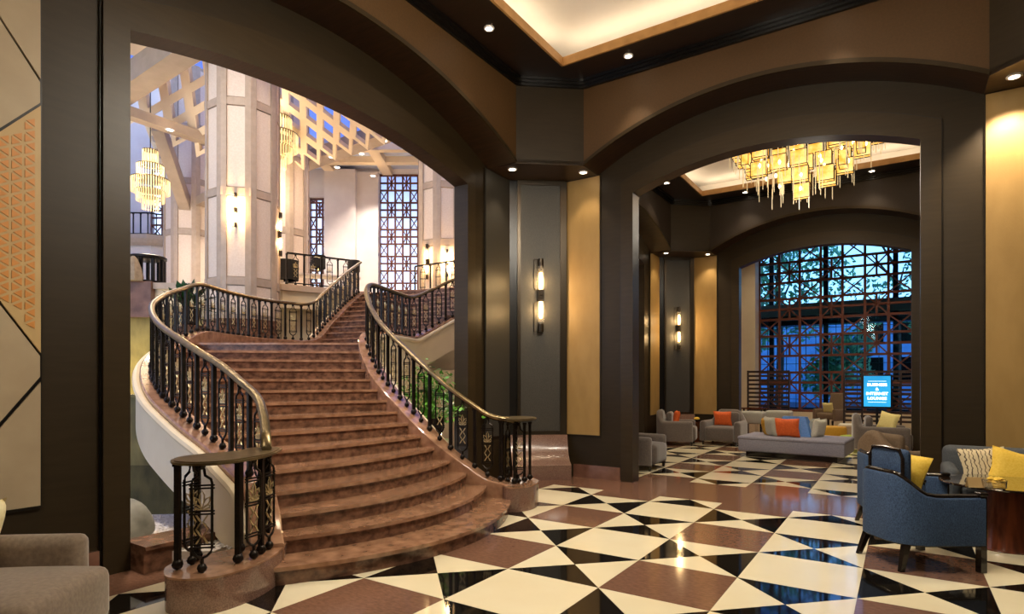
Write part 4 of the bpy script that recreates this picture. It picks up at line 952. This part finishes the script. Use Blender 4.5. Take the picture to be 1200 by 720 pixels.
def pillow(label, m, loc, size, rot, depth=.13, name='cushion', group=None, m2=None):
    n = 12; mb = MB(); vs = []; fs = []
    for s in (1, -1):
        for i in range(n+1):
            for j in range(n+1):
                u, v = 2*i/n-1, 2*j/n-1; k = (max(0,(1-u**4)*(1-v**4)))**.55
                pin = 1-.07*(1-abs(u))*abs(v)**3*1.5-.0; piv = 1-.07*(1-abs(v))*abs(u)**3*1.5
                vs.append((u*size[0]/2*piv, s*depth/2*k, v*size[1]/2*pin))
    N = (n+1)**2
    for b in (0, N):
        for i in range(n):
            for j in range(n): q = b+i*(n+1)+j; fs.append((q, q+1, q+n+2, q+n+1))
    mb.add(vs, fs); o = mb.build(name, M[m], None, True); o.location = loc; o.rotation_euler = rot
    return tag(o, label, 'cushion', group)
# blue tub chair with an ebony frame
t = thing('tub_chair', 'indigo blue woven tub chair with black wood trim, front right beside the round table', 'armchair', (.10,5.95,0), math.radians(-52))
P = upath(.54, .62, .62, .17); h = hprof(.59, .76, .15, .36)
mb, tops = shell(P, h, .07, .215, .25); L_(mb, 'upholstered_shell', M['blue_cloth'], t)
mb = MB(); mb.tube([(x,y,z+.004) for x,y,z in tops], .021, 6); L_(mb, 'top_trim', M['ebony'], t)
mb = MB(); mb.tube([(x,y,.215) for x,y,z in tops], .02, 4); L_(mb, 'bottom_rail', M['ebony'], t)
mb = MB(); mb.rbox((0,.04,.35), (.52,.56,.16), .045, 3, puff=.03); L_(mb, 'seat_cushion', M['slate'], t)
mb = MB(); mb.rbox((0,-.215,.66), (.38,.10,.58), .045, 3); L_(mb, 'back_panel', M['blue_cloth'], t)
mb = MB(); mb.tube([(-.19,-.26,.45),(-.19,-.26,.88),(-.155,-.26,.945),(0,-.265,.955),(.155,-.26,.945),(.19,-.26,.88),(.19,-.26,.45)], .013, 6); L_(mb, 'back_trim', M['ebony'], t)
for s in (1, -1):
    mb = MB(); mb.box(s*.31-.026, s*.31+.026, .275, .325, 0, .61); mb.rbox((s*.31,.30,.612), (.062,.07,.03), .008, 2); L_(mb, 'front_leg', M['ebony'], t, False)
    leg(t, s*.22, -.25, .23, .026, 'ebony', (s*.03,-.07))
pillow('bright yellow cushion leaning in the indigo tub chair', 'lemon', (.01,5.97,.71), (.40,.40), (math.radians(-16), math.radians(8), math.radians(-38)))
low = dup(t, (-.02,7.2,0), math.radians(-74), 'second indigo tub chair with a low back, mostly hidden behind the front one')
for o in list(low.children):
    if o.name.startswith(('back_panel', 'back_trim')): bpy.data.objects.remove(o)
# dark sofa with cushions
t = thing('sofa', 'slate grey sofa against the yellow silk panel at the right edge', 'sofa', (1.18,7.72,0))
mb = MB(); mb.rbox((0,.02,.22), (1.62,.82,.22), .03, 2); L_(mb, 'base', M['slate'], t)
mb = MB(); mb.rbox((0,.33,.5), (1.6,.2,.6), .07, 3); L_(mb, 'backrest', M['slate'], t)
for s in (-1, 1):
    mb = MB(); mb.rbox((s*.75,-.02,.40), (.13,.84,.46), .06, 3); L_(mb, 'arm', M['slate'], t)
    mb = MB(); mb.rbox((s*.34,-.1,.385), (.66,.62,.15), .045, 3, puff=.025); L_(mb, 'seat_cushion', M['slate'], t)
    for y in (-.33,.33): leg(t, s*.72, y, .12)
M['zigzag'] = mat('zigzag_cushion_cloth', srgb(212,196,158), srgb(86,70,56), 9, .8, kind='wave', detail=0, lo=.72, hi=.8, stretch=(1,1,1.6))
_w = [n for n in M['zigzag'].node_tree.nodes if n.type == 'TEX_WAVE'][0]; _w.inputs['Distortion'].default_value = 3.5; _w.inputs['Detail Scale'].default_value = 2; _w.wave_profile = 'TRI'
pillow('cream cushion with a dark zigzag line pattern on the slate sofa', 'zigzag', (.70,7.52,.64), (.40,.40), (math.radians(-18), math.radians(-6), math.radians(12)))
pillow('bright yellow cushion on the slate sofa, right of the zigzag one', 'lemon', (.93,7.38,.64), (.44,.40), (math.radians(-24), math.radians(14), math.radians(6)))
# round table
t = thing('round_table', 'round dark glass table on a tapered mahogany drum beside the tub chair', 'table', (.78,6.85,0))
mb = MB(); mb.lathe([(.205,0),(.21,.012),(.2,.03),(.165,.3),(.14,.54),(.16,.565)], n=36); L_(mb, 'pedestal', M['mahogany'], t)
mb = MB(); mb.lathe([(.46,.565),(.485,.572),(.49,.582),(.485,.592)], n=48); L_(mb, 'table_top', M['smoke_glass'], t)
t = thing('flower_bowl', 'clear glass bowl filled with yellow flower heads on the round table', 'bowl', (.66,6.42,.592))
mb = MB(); mb.lathe([(.07,0),(.085,.01),(.088,.075),(.08,.075),(.078,.012)], n=24); L_(mb, 'glass_bowl', M['clear'], t)
rn = random.Random(5); mb = MB()
for i in range(26):
    a, r = rn.uniform(0, 6.28), rn.uniform(0,.07); c = Vector((r*math.cos(a), r*math.sin(a), .055+rn.uniform(0,.035)))
    mb.add([c+Vector((x*.02,y*.02,z*.014)) for x,y,z in ico], icf)
L_(mb, 'yellow_petals', M['lemon'], t)
t = thing('table_card', 'small gold tent card standing on the round table', 'card', (.53,6.40,.592), math.radians(20))
mb = MB(); mb.add([(-.06,-.03,0),(.06,-.03,0),(.06,0,.085),(-.06,0,.085),(-.06,-.027,0),(.06,-.027,0),(.06,.002,.083),(-.06,.002,.083)], [(0,1,2,3),(4,5,6,7),(0,1,5,4),(2,3,7,6),(0,3,7,4),(1,2,6,5)]); mb.add([(-.06,.03,0),(.06,.03,0),(.06,0,.085),(-.06,0,.085),(-.06,.027,0),(.06,.027,0),(.06,-.002,.083),(-.06,-.002,.083)], [(0,1,2,3),(4,5,6,7),(0,1,5,4),(2,3,7,6),(0,3,7,4),(1,2,6,5)])
L_(mb, 'folded_card', M['art_gold'], t, False)
# armchair at the lower left corner
club('taupe velvet club armchair cut off by the lower left corner of the picture', (-4.02,1.06,0), math.radians(-52), 'taupe_velvet', .98, .92, .59, .86, .42, piping=True, cut=.26)
M['quilt'] = mat('pale_quilted_cloth', srgb(224,206,146), srgb(238,226,180), 26, .75, kind='voronoi', lo=.1, hi=.5, bump=.3)
pillow('pale quilted cushion in the taupe armchair at lower left', 'quilt', (-4.30,1.06,.62), (.46,.40), (math.radians(-14), 0, math.radians(-50)))
# second hall
g = 'grey velvet armchairs of the second hall'
club('grey velvet armchair half hidden behind the left jamb of the right arch', (-3.80,9.78,0), math.radians(-90), group=g)
club('grey velvet armchair turned right in the far left corner, holding an orange cushion', (-4.42,13.92,0), math.radians(-78), group=g)
club('grey velvet armchair facing the camera against the far yellow panel, with an orange cushion', (-3.50,14.42,0), math.radians(176), w=.94, group=g)
club('grey velvet armchair with a pale yellow cushion before the lounge sign', (-.30,14.5,0), math.radians(-84), w=.94, d=.98, group=g)
club('taupe armchair seen from behind, just beyond the indigo tub chair', (.02,9.86,0), math.radians(-52), 'taupe_nap', hump=(.03,.3))
pillow('orange cushion in the grey armchair at the far left corner', 'orange', (-4.50,13.98,.62), (.38,.36), (math.radians(-14),0,math.radians(-62)))
pillow('orange cushion in the grey armchair facing the camera', 'orange', (-3.50,14.32,.62), (.42,.36), (math.radians(14),0,math.radians(-4)))
pillow('pale yellow cushion in the grey armchair before the lounge sign', 'pale_lemon', (-.22,14.42,.66), (.40,.40), (math.radians(-16), math.radians(10), math.radians(-30)))
t = thing('side_table', 'small round side table in the far corner between two grey armchairs', 'table', (-4.22,14.72,0))
mb = MB(); mb.lathe([(.16,0),(.16,.02),(.05,.05),(.04,.3),(.12,.46),(.2,.47),(.2,.5)], n=20); L_(mb, 'turned_stand', M['mahogany'], t)
t = thing('flower_bowl', 'little bowl of yellow flowers on the side table in the far corner', 'bowl', (-4.22,14.72,.5))
mb = MB(); mb.lathe([(.05,0),(.08,.02),(.08,.06)], n=16); L_(mb, 'dark_bowl', M['ebony'], t)
mb = MB(); mb.lathe([(.075,.05),(.07,.09),(.03,.11)], n=10); L_(mb, 'yellow_petals', M['lemon'], t)
# island bench with a central backrest
t = thing('island_bench', 'large lilac grey island bench with a wedge shaped central backrest', 'bench', (-1.74,12.82,0), math.radians(-4))
mb = MB(); mb.box(-.82,.80,-.44,.46,0,.12); L_(mb, 'plinth', M['ebony'], t, False)
mb = MB(); mb.rbox((0,0,.235), (1.88,1.14,.25), .035, 3); L_(mb, 'base', M['lilac'], t)
mb = MB(); mb.rbox((0,0,.375), (1.9,1.16,.07), .03, 3, puff=.02); L_(mb, 'seat_pad', M['lilac'], t)
for nm, q, m in (('backrest', 0, 'lilac'),):
    mb = MB(); b = [(-.36,-.20),(.32,-.24),(.36,.24),(-.32,.26)]; tp = [(-.22,-.07),(.2,-.1),(.2,.1),(-.22,.1)]
    mb.add([(x,y,.40) for x,y in b]+[(x,y,.80) for x,y in tp], [(3,2,1,0),(4,5,6,7),(0,1,5,4),(2,3,7,6),(3,0,4,7)]); mb.add([(b[1][0],b[1][1],.40),(b[2][0],b[2][1],.40),(tp[2][0],tp[2][1],.8),(tp[1][0],tp[1][1],.8)], [(0,1,2,3)], 1)
    mb.build('backrest', [M['blue_back'], M['blue_back']], t, local=True)
pillow('orange red cushion at the front of the island bench backrest', 'orange', (-1.84,12.46,.60), (.46,.38), (math.radians(12),0,math.radians(-4)))
pillow('stone grey cushion on the island bench, between the mustard and orange ones', 'stone_cloth', (-2.16,12.60,.60), (.42,.40), (math.radians(8),0,math.radians(-52)))
pillow('mustard cushion at the left end of the island bench backrest', 'mustard', (-2.28,12.80,.58), (.38,.36), (math.radians(10),0,math.radians(-70)))
pillow('off white cushion at the right end of the island bench backrest', 'linen', (-1.32,12.76,.59), (.40,.38), (math.radians(12),0,math.radians(66)))
pillow('stone grey cushion against the right side of the island bench backrest', 'stone_cloth', (-1.42,12.94,.60), (.38,.36), (math.radians(10),0,math.radians(76)))
# ------------------------------------------------------------------ lounge beyond the far arch, window, street
for nm, a in (('wall_lounge_left',(-5.52,-5.15,15.35,24.4,0,7.5)),('wall_lounge_right',(2.03,2.2,15.2,24.4,0,7.5)),('wall_lounge_above',(-5.32,2.2,15.20,15.34,5.9,7.5)),('ceiling_lounge',(-5.32,2.2,15.2,24.4,7.5,7.6))):
    mb = MB(); mb.box(*a); S(nm, mb, M['white_wall'] if 'left' in nm or 'right' in nm else M['bronze'])
mb = MB(); mb.box(-5.2,-4.33,22.3,23.3,0,7.5); S('wall_lounge_pier', mb, M['cream_wall'])
mb = MB(); mb.box(-4.33,2.1,22.9,23.3,0,.42); S('wall_lounge_sill', mb, M['cream_wall'])
us = [i*.66 for i in range(10)]
lattice((-4.30,23.0,0), (1,0,0), us, zrows(.50, 10, True), True, .08, .08, odd=0)
# finer screen of the outer facade behind the lower half
win = S('window_outer', MB().box(-4.6,2.0,24.32,24.38,.45,.52).box(-4.6,2.0,24.32,24.38,3.6,3.66), M['dark_wood'])
mb = MB()
for i in range(21): mb.box(-4.6+i*.33-.009,-4.6+i*.33+.009,24.33,24.37,.5,3.6)
for i in range(10): mb.box(-4.6,2.0,24.33,24.37,.5+i*.33-.009,.5+i*.33+.009)
o = S('outer_lattice', mb, M['dark_wood'], win); o['kind'] = 'stuff'
for x in (-4.15,-2.3,-.15):
    mb = MB(); mb.box(x-.08,x+.08,24.4,24.56,0,6.8); S(trim_name(), mb, M['black'])
mb = MB(); mb.box(-6,3.5,24.3,25.3,3.95,4.40); mb.box(-6,3.5,24.28,25.35,4.18,4.24); S('floor_canopy', mb, M['ext_wall'])
mb = MB(); mb.box(-6,3.5,24.4,25.2,3.62,3.95); S('ceiling_canopy', mb, M['black'])
mb = MB(); mb.box(-40,30,24.5,70,-.3,-.05); S('floor_street', mb, M['ext_ground'])
def slatted(label, x0, x1, y, z0, z1, n, posts):
    t = thing('slatted_screen', label, 'screen', ((x0+x1)/2, y, 0))
    for i in range(n): z = lerp(z0, z1, i/(n-1)); piece('slat', t, M['dark_wood'], (x0,y,z), (x1,y,z), .03, (z1-z0)/(n-1)*.48)
    for x in posts: mb = MB(); mb.box(x-.025,x+.025,y-.03,y+.03,0,z1+.04); mb.build('upright', M['dark_wood'], t)
    return t
slatted('dark slatted timber screen at the left of the lounge, under the lattice window', -4.12,-2.88,20.0,.32,1.80,12,(-4.1,-3.5,-2.9))
slatted('dark slatted timber screen behind the blue lounge sign', -1.36,.60,19.1,.40,1.76,12,(-1.34,-.9,.0,.58))
t = thing('lounge_sign', 'glowing blue sign screen reading BUSINESS & INTERNET LOUNGE', 'sign', (-.54,18.85,0), math.radians(2))
mb = MB(); mb.rbox((0,0,1.22), (.70,.05,.92), .012, 2); L_(mb, 'bezel', M['black'], t)
mb = MB(); mb.box(-.31,.31,-.030,-.024,.81,1.64); L_(mb, 'screen', M['screen'], t, False)
mb = MB(); mb.box(-.03,.03,.0,.05,0,.78); mb.box(-.2,.2,-.12,.15,0,.03); L_(mb, 'stand', M['black'], t, False)
def text_mesh(txt, size, z):
    c = bpy.data.curves.new('lettering', 'FONT'); c.body = txt; c.size = size; c.align_x = 'CENTER'; c.align_y = 'CENTER'; c.extrude = .001; c.offset = .004; c.resolution_u = 2
    o = bpy.data.objects.new('lettering', c); COL.objects.link(o); dg = bpy.context.evaluated_depsgraph_get()
    me = bpy.data.meshes.new_from_object(o.evaluated_get(dg)); bpy.data.objects.remove(o); me.materials.clear(); me.materials.append(M['sign_white'])
    o = bpy.data.objects.new('lettering', me); COL.objects.link(o); o.parent = t; o.location = (0,-.033,z); o.rotation_euler = (PI/2,0,0); o.scale = (1.05,1,1)
for txt, z in (('BUSINESS',1.40),('&',1.28),('INTERNET',1.16),('LOUNGE',1.03)): text_mesh(txt, .105, z)
for z in (1.50,.93): mb = MB(); mb.box(-.21,.21,-.034,-.031,z-.004,z+.004); L_(mb, 'rule_line', M['sign_white'], t, False)
# lounge seats
t = thing('wing_chair', 'tall taupe wing chair with a pale cushion below the lattice window', 'armchair', (-1.86,21.2,0), math.radians(150))
P = upath(.60,.68,.66,.16); mb, tops = shell(P, hprof(.62,1.12,.17,.25), .10, .26, .4); L_(mb, 'wing_back', M['taupe_nap'], t)
mb = MB(); mb.rbox((0,.04,.40), (.52,.62,.20), .05, 3, puff=.02); L_(mb, 'seat_cushion', M['taupe_nap'], t)
for x in (-.27,.27):
    for y in (-.27,.29): leg(t, x, y, .28, .025)
pillow('pale cushion in the tall wing chair', 'pale_lemon', (-1.92,21.05,.66), (.36,.34), (math.radians(14),0,math.radians(-30)))
def stool(label, loc, w, d, z0, z1, m, rz=0):
    t = thing('upholstered_stool', label, 'stool', loc, rz); mb = MB(); mb.rbox((0,0,(z0+z1)/2), (w,d,z1-z0), .05, 3, puff=.015); L_(mb, 'seat', M[m], t)
    for x in (-w/2+.06,w/2-.06):
        for y in (-d/2+.06,d/2-.06): leg(t, x, y, z0+.01, .022)
stool('square cream stool at the left of the lounge by the arch jamb', (-3.62,18.1,0), .72,.6,.28,.62,'stone_cloth')
stool('square cream stool nearer the window, right of the first cream stool', (-3.02,19.0,0), .7,.6,.28,.62,'stone_cloth')
t = thing('console_table', 'dark lounge table between the cream stools', 'table', (-3.76,18.97,0))
mb = MB(); mb.box(-.35,.35,-.3,.3,.66,.70); L_(mb, 'table_top', M['mahogany'], t, False)
for x in (-.3,.3):
    for y in (-.25,.25): leg(t, x, y, .66)
def pouf(label, loc, r, z, m):
    t = thing('round_pouf', label, 'pouf', loc); mb = MB(); mb.lathe([(r*.9,.04),(r,.08),(r,z-.05),(r*.95,z-.01),(r*.8,z)], n=28); L_(mb, 'cushion_drum', M[m], t)
    mb = MB(); mb.lathe([(r*.85,0),(r*.85,.045)], n=20); L_(mb, 'foot_ring', M['ebony'], t)
pouf('round mustard yellow pouf on the lounge floor before the wing chair', (-1.52,17.2,0), .38,.34,'mustard')
pouf('round lime green pouf behind the island bench', (-.86,15.75,0), .34,.24,'lime')
t = thing('low_table', 'low cream topped table in front of the slatted screen', 'table', (-.95,17.6,0))
mb = MB(); mb.rbox((0,0,.36), (.8,.6,.05), .01, 2); L_(mb, 'table_top', M['linen'], t)
for x in (-.34,.34):
    for y in (-.24,.24): leg(t, x, y, .34)
# street trees and a pale building
def foliage(mb, c, R, n, s, rn, flat=1):
    for _ in range(n):
        u = Vector((rn.gauss(0,1), rn.gauss(0,1), rn.gauss(0,1))).normalized()*R*rn.uniform(.55,1); u.z *= flat; p = Vector(c)+u
        a = Vector((rn.gauss(0,1), rn.gauss(0,1), rn.gauss(0,1))).normalized(); b = a.orthogonal().normalized()*s*.45; a = a*s*rn.uniform(.7,1.2)
        mb.add([p-a, p+b, p+a, p-b], [(0,1,2,3)])
def tree(label, x, y, h, R, n, seed):
    rn = random.Random(seed); t = thing('street_tree', label, 'tree', (x,y,-.05), 0, 'street trees beyond the lounge window'); mb = MB(); mb.tube([(0,0,0),(.1,0,h*.3),(-.05,.1,h*.62),(.1,0,h*.9)], [.2,.16,.12,.05], 8)
    for k in range(5): a = k*1.3; mb.tube([(0,.05,h*(.45+.07*k)),(math.cos(a)*R*.5, math.sin(a)*R*.5, h*(.6+.07*k))], [.08,.03], 6)
    L_(mb, 'trunk', M['bark'], t)
    mb = MB()
    for k in range(9): foliage(mb, (rn.uniform(-R,R)*.7, rn.uniform(-R,R)*.5, h*(.45+.06*k)), R*.55, n//9, .16, rn)
    o = mb.build('crown', M['tree_leaf'], t, local=True); o['kind'] = 'stuff'
tree('bushy street tree behind the left half of the lattice window', -4.8,30.0,9.5,2.6,2400,1)
tree('loose street tree behind the middle of the lattice window', -.2,34.5,10.8,2.4,1900,2)
tree('street tree behind the right end of the lattice window', 2.6,29.5,8.6,2.0,1700,3)
tree('low street tree seen under the canopy band', -2.2,27.6,3.4,1.3,1300,4)
tree('farther street tree seen between the nearer crowns', -7.5,37.0,11,3.2,1800,5)
t = thing('street_building', 'pale building across the street seen through the lattice window', 'building', (2,48,-.05))
mb = MB(); mb.box(-34,9,0,8,0,6.2); L_(mb, 'facade', M['blue_facade'], t, False)
for i in range(6):
    for j in range(2): mb = MB(); mb.box(-4.4+i*2.2,-3.0+i*2.2,-.06,0,1.4+j*2.8,3.2+j*2.8); L_(mb, 'window', M['t_black'], t, False)

# ------------------------------------------------------------------ plants, lamps and tables of the atrium
def leafy(label, c, z, r, n, ln, m, pot=.25, potm='ebony', seed=1, up=.8, name='potted_plant'):
    rn = random.Random(seed); t = thing(name, label, 'plant', W(c[0], c[1], z)); B = t.location
    mb = MB(); mb.lathe([(pot*.7,0),(pot,.3),(pot*1.05,.34),(pot*.9,.34),(pot*.85,.28)], n=18); L_(mb, 'pot', M[potm], t)
    mb = MB(); sm = MB()
    for i in range(n):
        a = rn.uniform(0, 2*PI); e = rn.uniform(.1, 1.25); l = ln*rn.uniform(.6, 1.1); d = Vector((math.cos(a)*math.sin(e), math.sin(a)*math.sin(e), math.cos(e)*up)); s = Vector((-math.sin(a), math.cos(a), 0))
        b = Vector((0,0,.3)); pts = [b+d*l*q+Vector((0,0,-.35*l*q*q*math.sin(e))) for q in (0,.35,.6,.8,1)]
        sm.tube(pts[:4], .006, 4)
        wd = [0,.02,.05,.045,0] if r == 0 else [0,.0,.0,.0,0]
        if r == 0:
            vs = []
            for p, w_ in zip(pts, wd): vs += [p-s*w_*1.6, p+s*w_*1.6]
            mb.add(vs, [(2*k,2*k+1,2*k+3,2*k+2) for k in range(4)])
        else:
            for q in range(r):
                p = pts[2].lerp(pts[4], q/max(1,r-1)); o = Vector((rn.gauss(0,1), rn.gauss(0,1), rn.gauss(0,.6))).normalized(); b2 = o.cross(Vector((0,0,1))).normalized()*.026; L2 = .10
                mb.add([p, p+o*L2*.5+b2, p+o*L2, p+o*L2*.5-b2], [(0,1,2,3)])
    L_(sm, 'stems', M[m], t); o = L_(mb, 'leaves', M[m], t); o['kind'] = 'stuff'
    return t
leafy('bright green leafy plant standing behind the right stair railing', (-1.25,8.75), .62, 7, 150, 1.1, 'leaf', .26, seed=4)
ped = thing('stone_pedestal', 'tall brown stone pedestal carrying a plant beside the landing', 'pedestal', W(-6.0,10.9,0))
mb = MB(); mb.lathe([(.34,0),(.34,.1),(.26,.16),(.26,2.35),(.32,2.45),(.32,2.52)], n=20); L_(mb, 'shaft', M['marble_riser'], ped)
leafy('dark green broad leaved plant on the pedestal left of the tallest column', (-6.0,10.9), 2.52, 0, 46, .75, 'leaf_dark', .24, seed=9)
mb = MB(); mb.prism([(-1.58,8.42),(-.92,8.42),(-.92,9.08),(-1.58,9.08)], 0, .62); SA(trim_name(), mb, M['cream_wall'])
t = thing('floor_uplight', 'small glowing uplight on the floor under the green plant', 'lamp', W(-.95,9.2,.35))
mb = MB(); mb.lathe([(.12,-.35),(.12,-.02),(.14,0)], n=16); L_(mb, 'housing', M['iron'], t)
mb = MB(); mb.lathe([(.12,0),(.10,.03),(.04,.05)], n=16); L_(mb, 'lens', M['lens'], t)
lamp('uplight_beam', 'POINT', W(-.95,9.2,.55), 14, (1,.86,.6), .1, t)
t = thing('floor_uplight', 'added uplight brightening the mossy gold wall beyond the pool', 'lamp', W(-8.35,12.9,.35))
mb = MB(); mb.lathe([(.12,-.35),(.12,-.02),(.14,0)], n=16); L_(mb, 'housing', M['iron'], t)
mb = MB(); mb.lathe([(.12,0),(.10,.03),(.04,.05)], n=16); L_(mb, 'lens', M['lens'], t)
lamp('uplight_beam', 'POINT', W(-8.35,12.85,1.5), 70, (1,.84,.5), .1, t)  # lamp and housing added to brighten the gold wall
mb = MB(); mb.prism([(-2.15,9.6),(-1.85,10.7),(-1.6,11.35),(-.9,12.05),(.6,12.95),(.5,13.15),(-1.0,12.25),(-1.75,11.5),(-2.0,10.75),(-2.3,9.62)], 0, 1.72); SA('wall_under_stair', mb, M['cream_wall'])
mb = MB(); mb.prism([(-1.7,11.75),(-.7,12.7),(.9,13.5),(.9,13.6),(-.75,12.8),(-1.8,11.85)], 0, 2.35); SA('wall_under_flight', mb, M['cream_wall'])
mb = MB(); mb.prism([(-2.13,9.58),(-1.82,10.68),(-1.57,11.3),(-.87,12.0),(.62,12.9),(.6,12.95),(-.9,12.05),(-1.6,11.35),(-1.85,10.7),(-2.15,9.6)], 0, .14); SA('baseboard_stair', mb, M['marble'])
t = thing('gallery_table', 'long white table with lamps behind the gallery railing', 'table', W(-4.9,15.0,3.72), YAW+.42)
mb = MB(); mb.box(-1.0,1.0,-.25,.25,.42,.47); L_(mb, 'table_top', M['white_wall'], t, False)
for x in (-.9,.9):
    mb = MB(); mb.box(x-.04,x+.04,-.2,.2,0,.42); L_(mb, 'trestle', M['white_wall'], t, False)
def table_lamp(label, L, D, z, s):
    t = thing('table_lamp', label, 'lamp', W(L, D, z)); mb = MB(); mb.lathe([(.09*s,0),(.09*s,.02),(.02*s,.04),(.02*s,.24*s)], n=14); L_(mb, 'base', M['brass'], t)
    mb = MB(); mb.lathe([(.2*s,.2*s),(.2*s,.56*s),(.19*s,.56*s),(.19*s,.2*s)], n=20); L_(mb, 'shade', M['lamp_shade'], t)
    mb = MB(); mb.lathe([(.02,.20*s),(.05,.23*s),(.05,.28*s),(.02,.31*s)], n=10); L_(mb, 'bulb', M['bulb'], t)
    lamp('table_lamp_light', 'POINT', W(L, D-.02, z+.16*s), 5, (1,.68,.34), .04, t)
table_lamp('black drum shade lamp at the left end of the gallery railing', -5.55, 14.55, 3.72, 1.35)
table_lamp('black drum shade lamp on the gallery table, middle of the three', -4.93, 15.0, 4.19, .9)
table_lamp('small black shade lamp on the gallery table, right of the three', -4.12, 15.35, 4.19, .8)
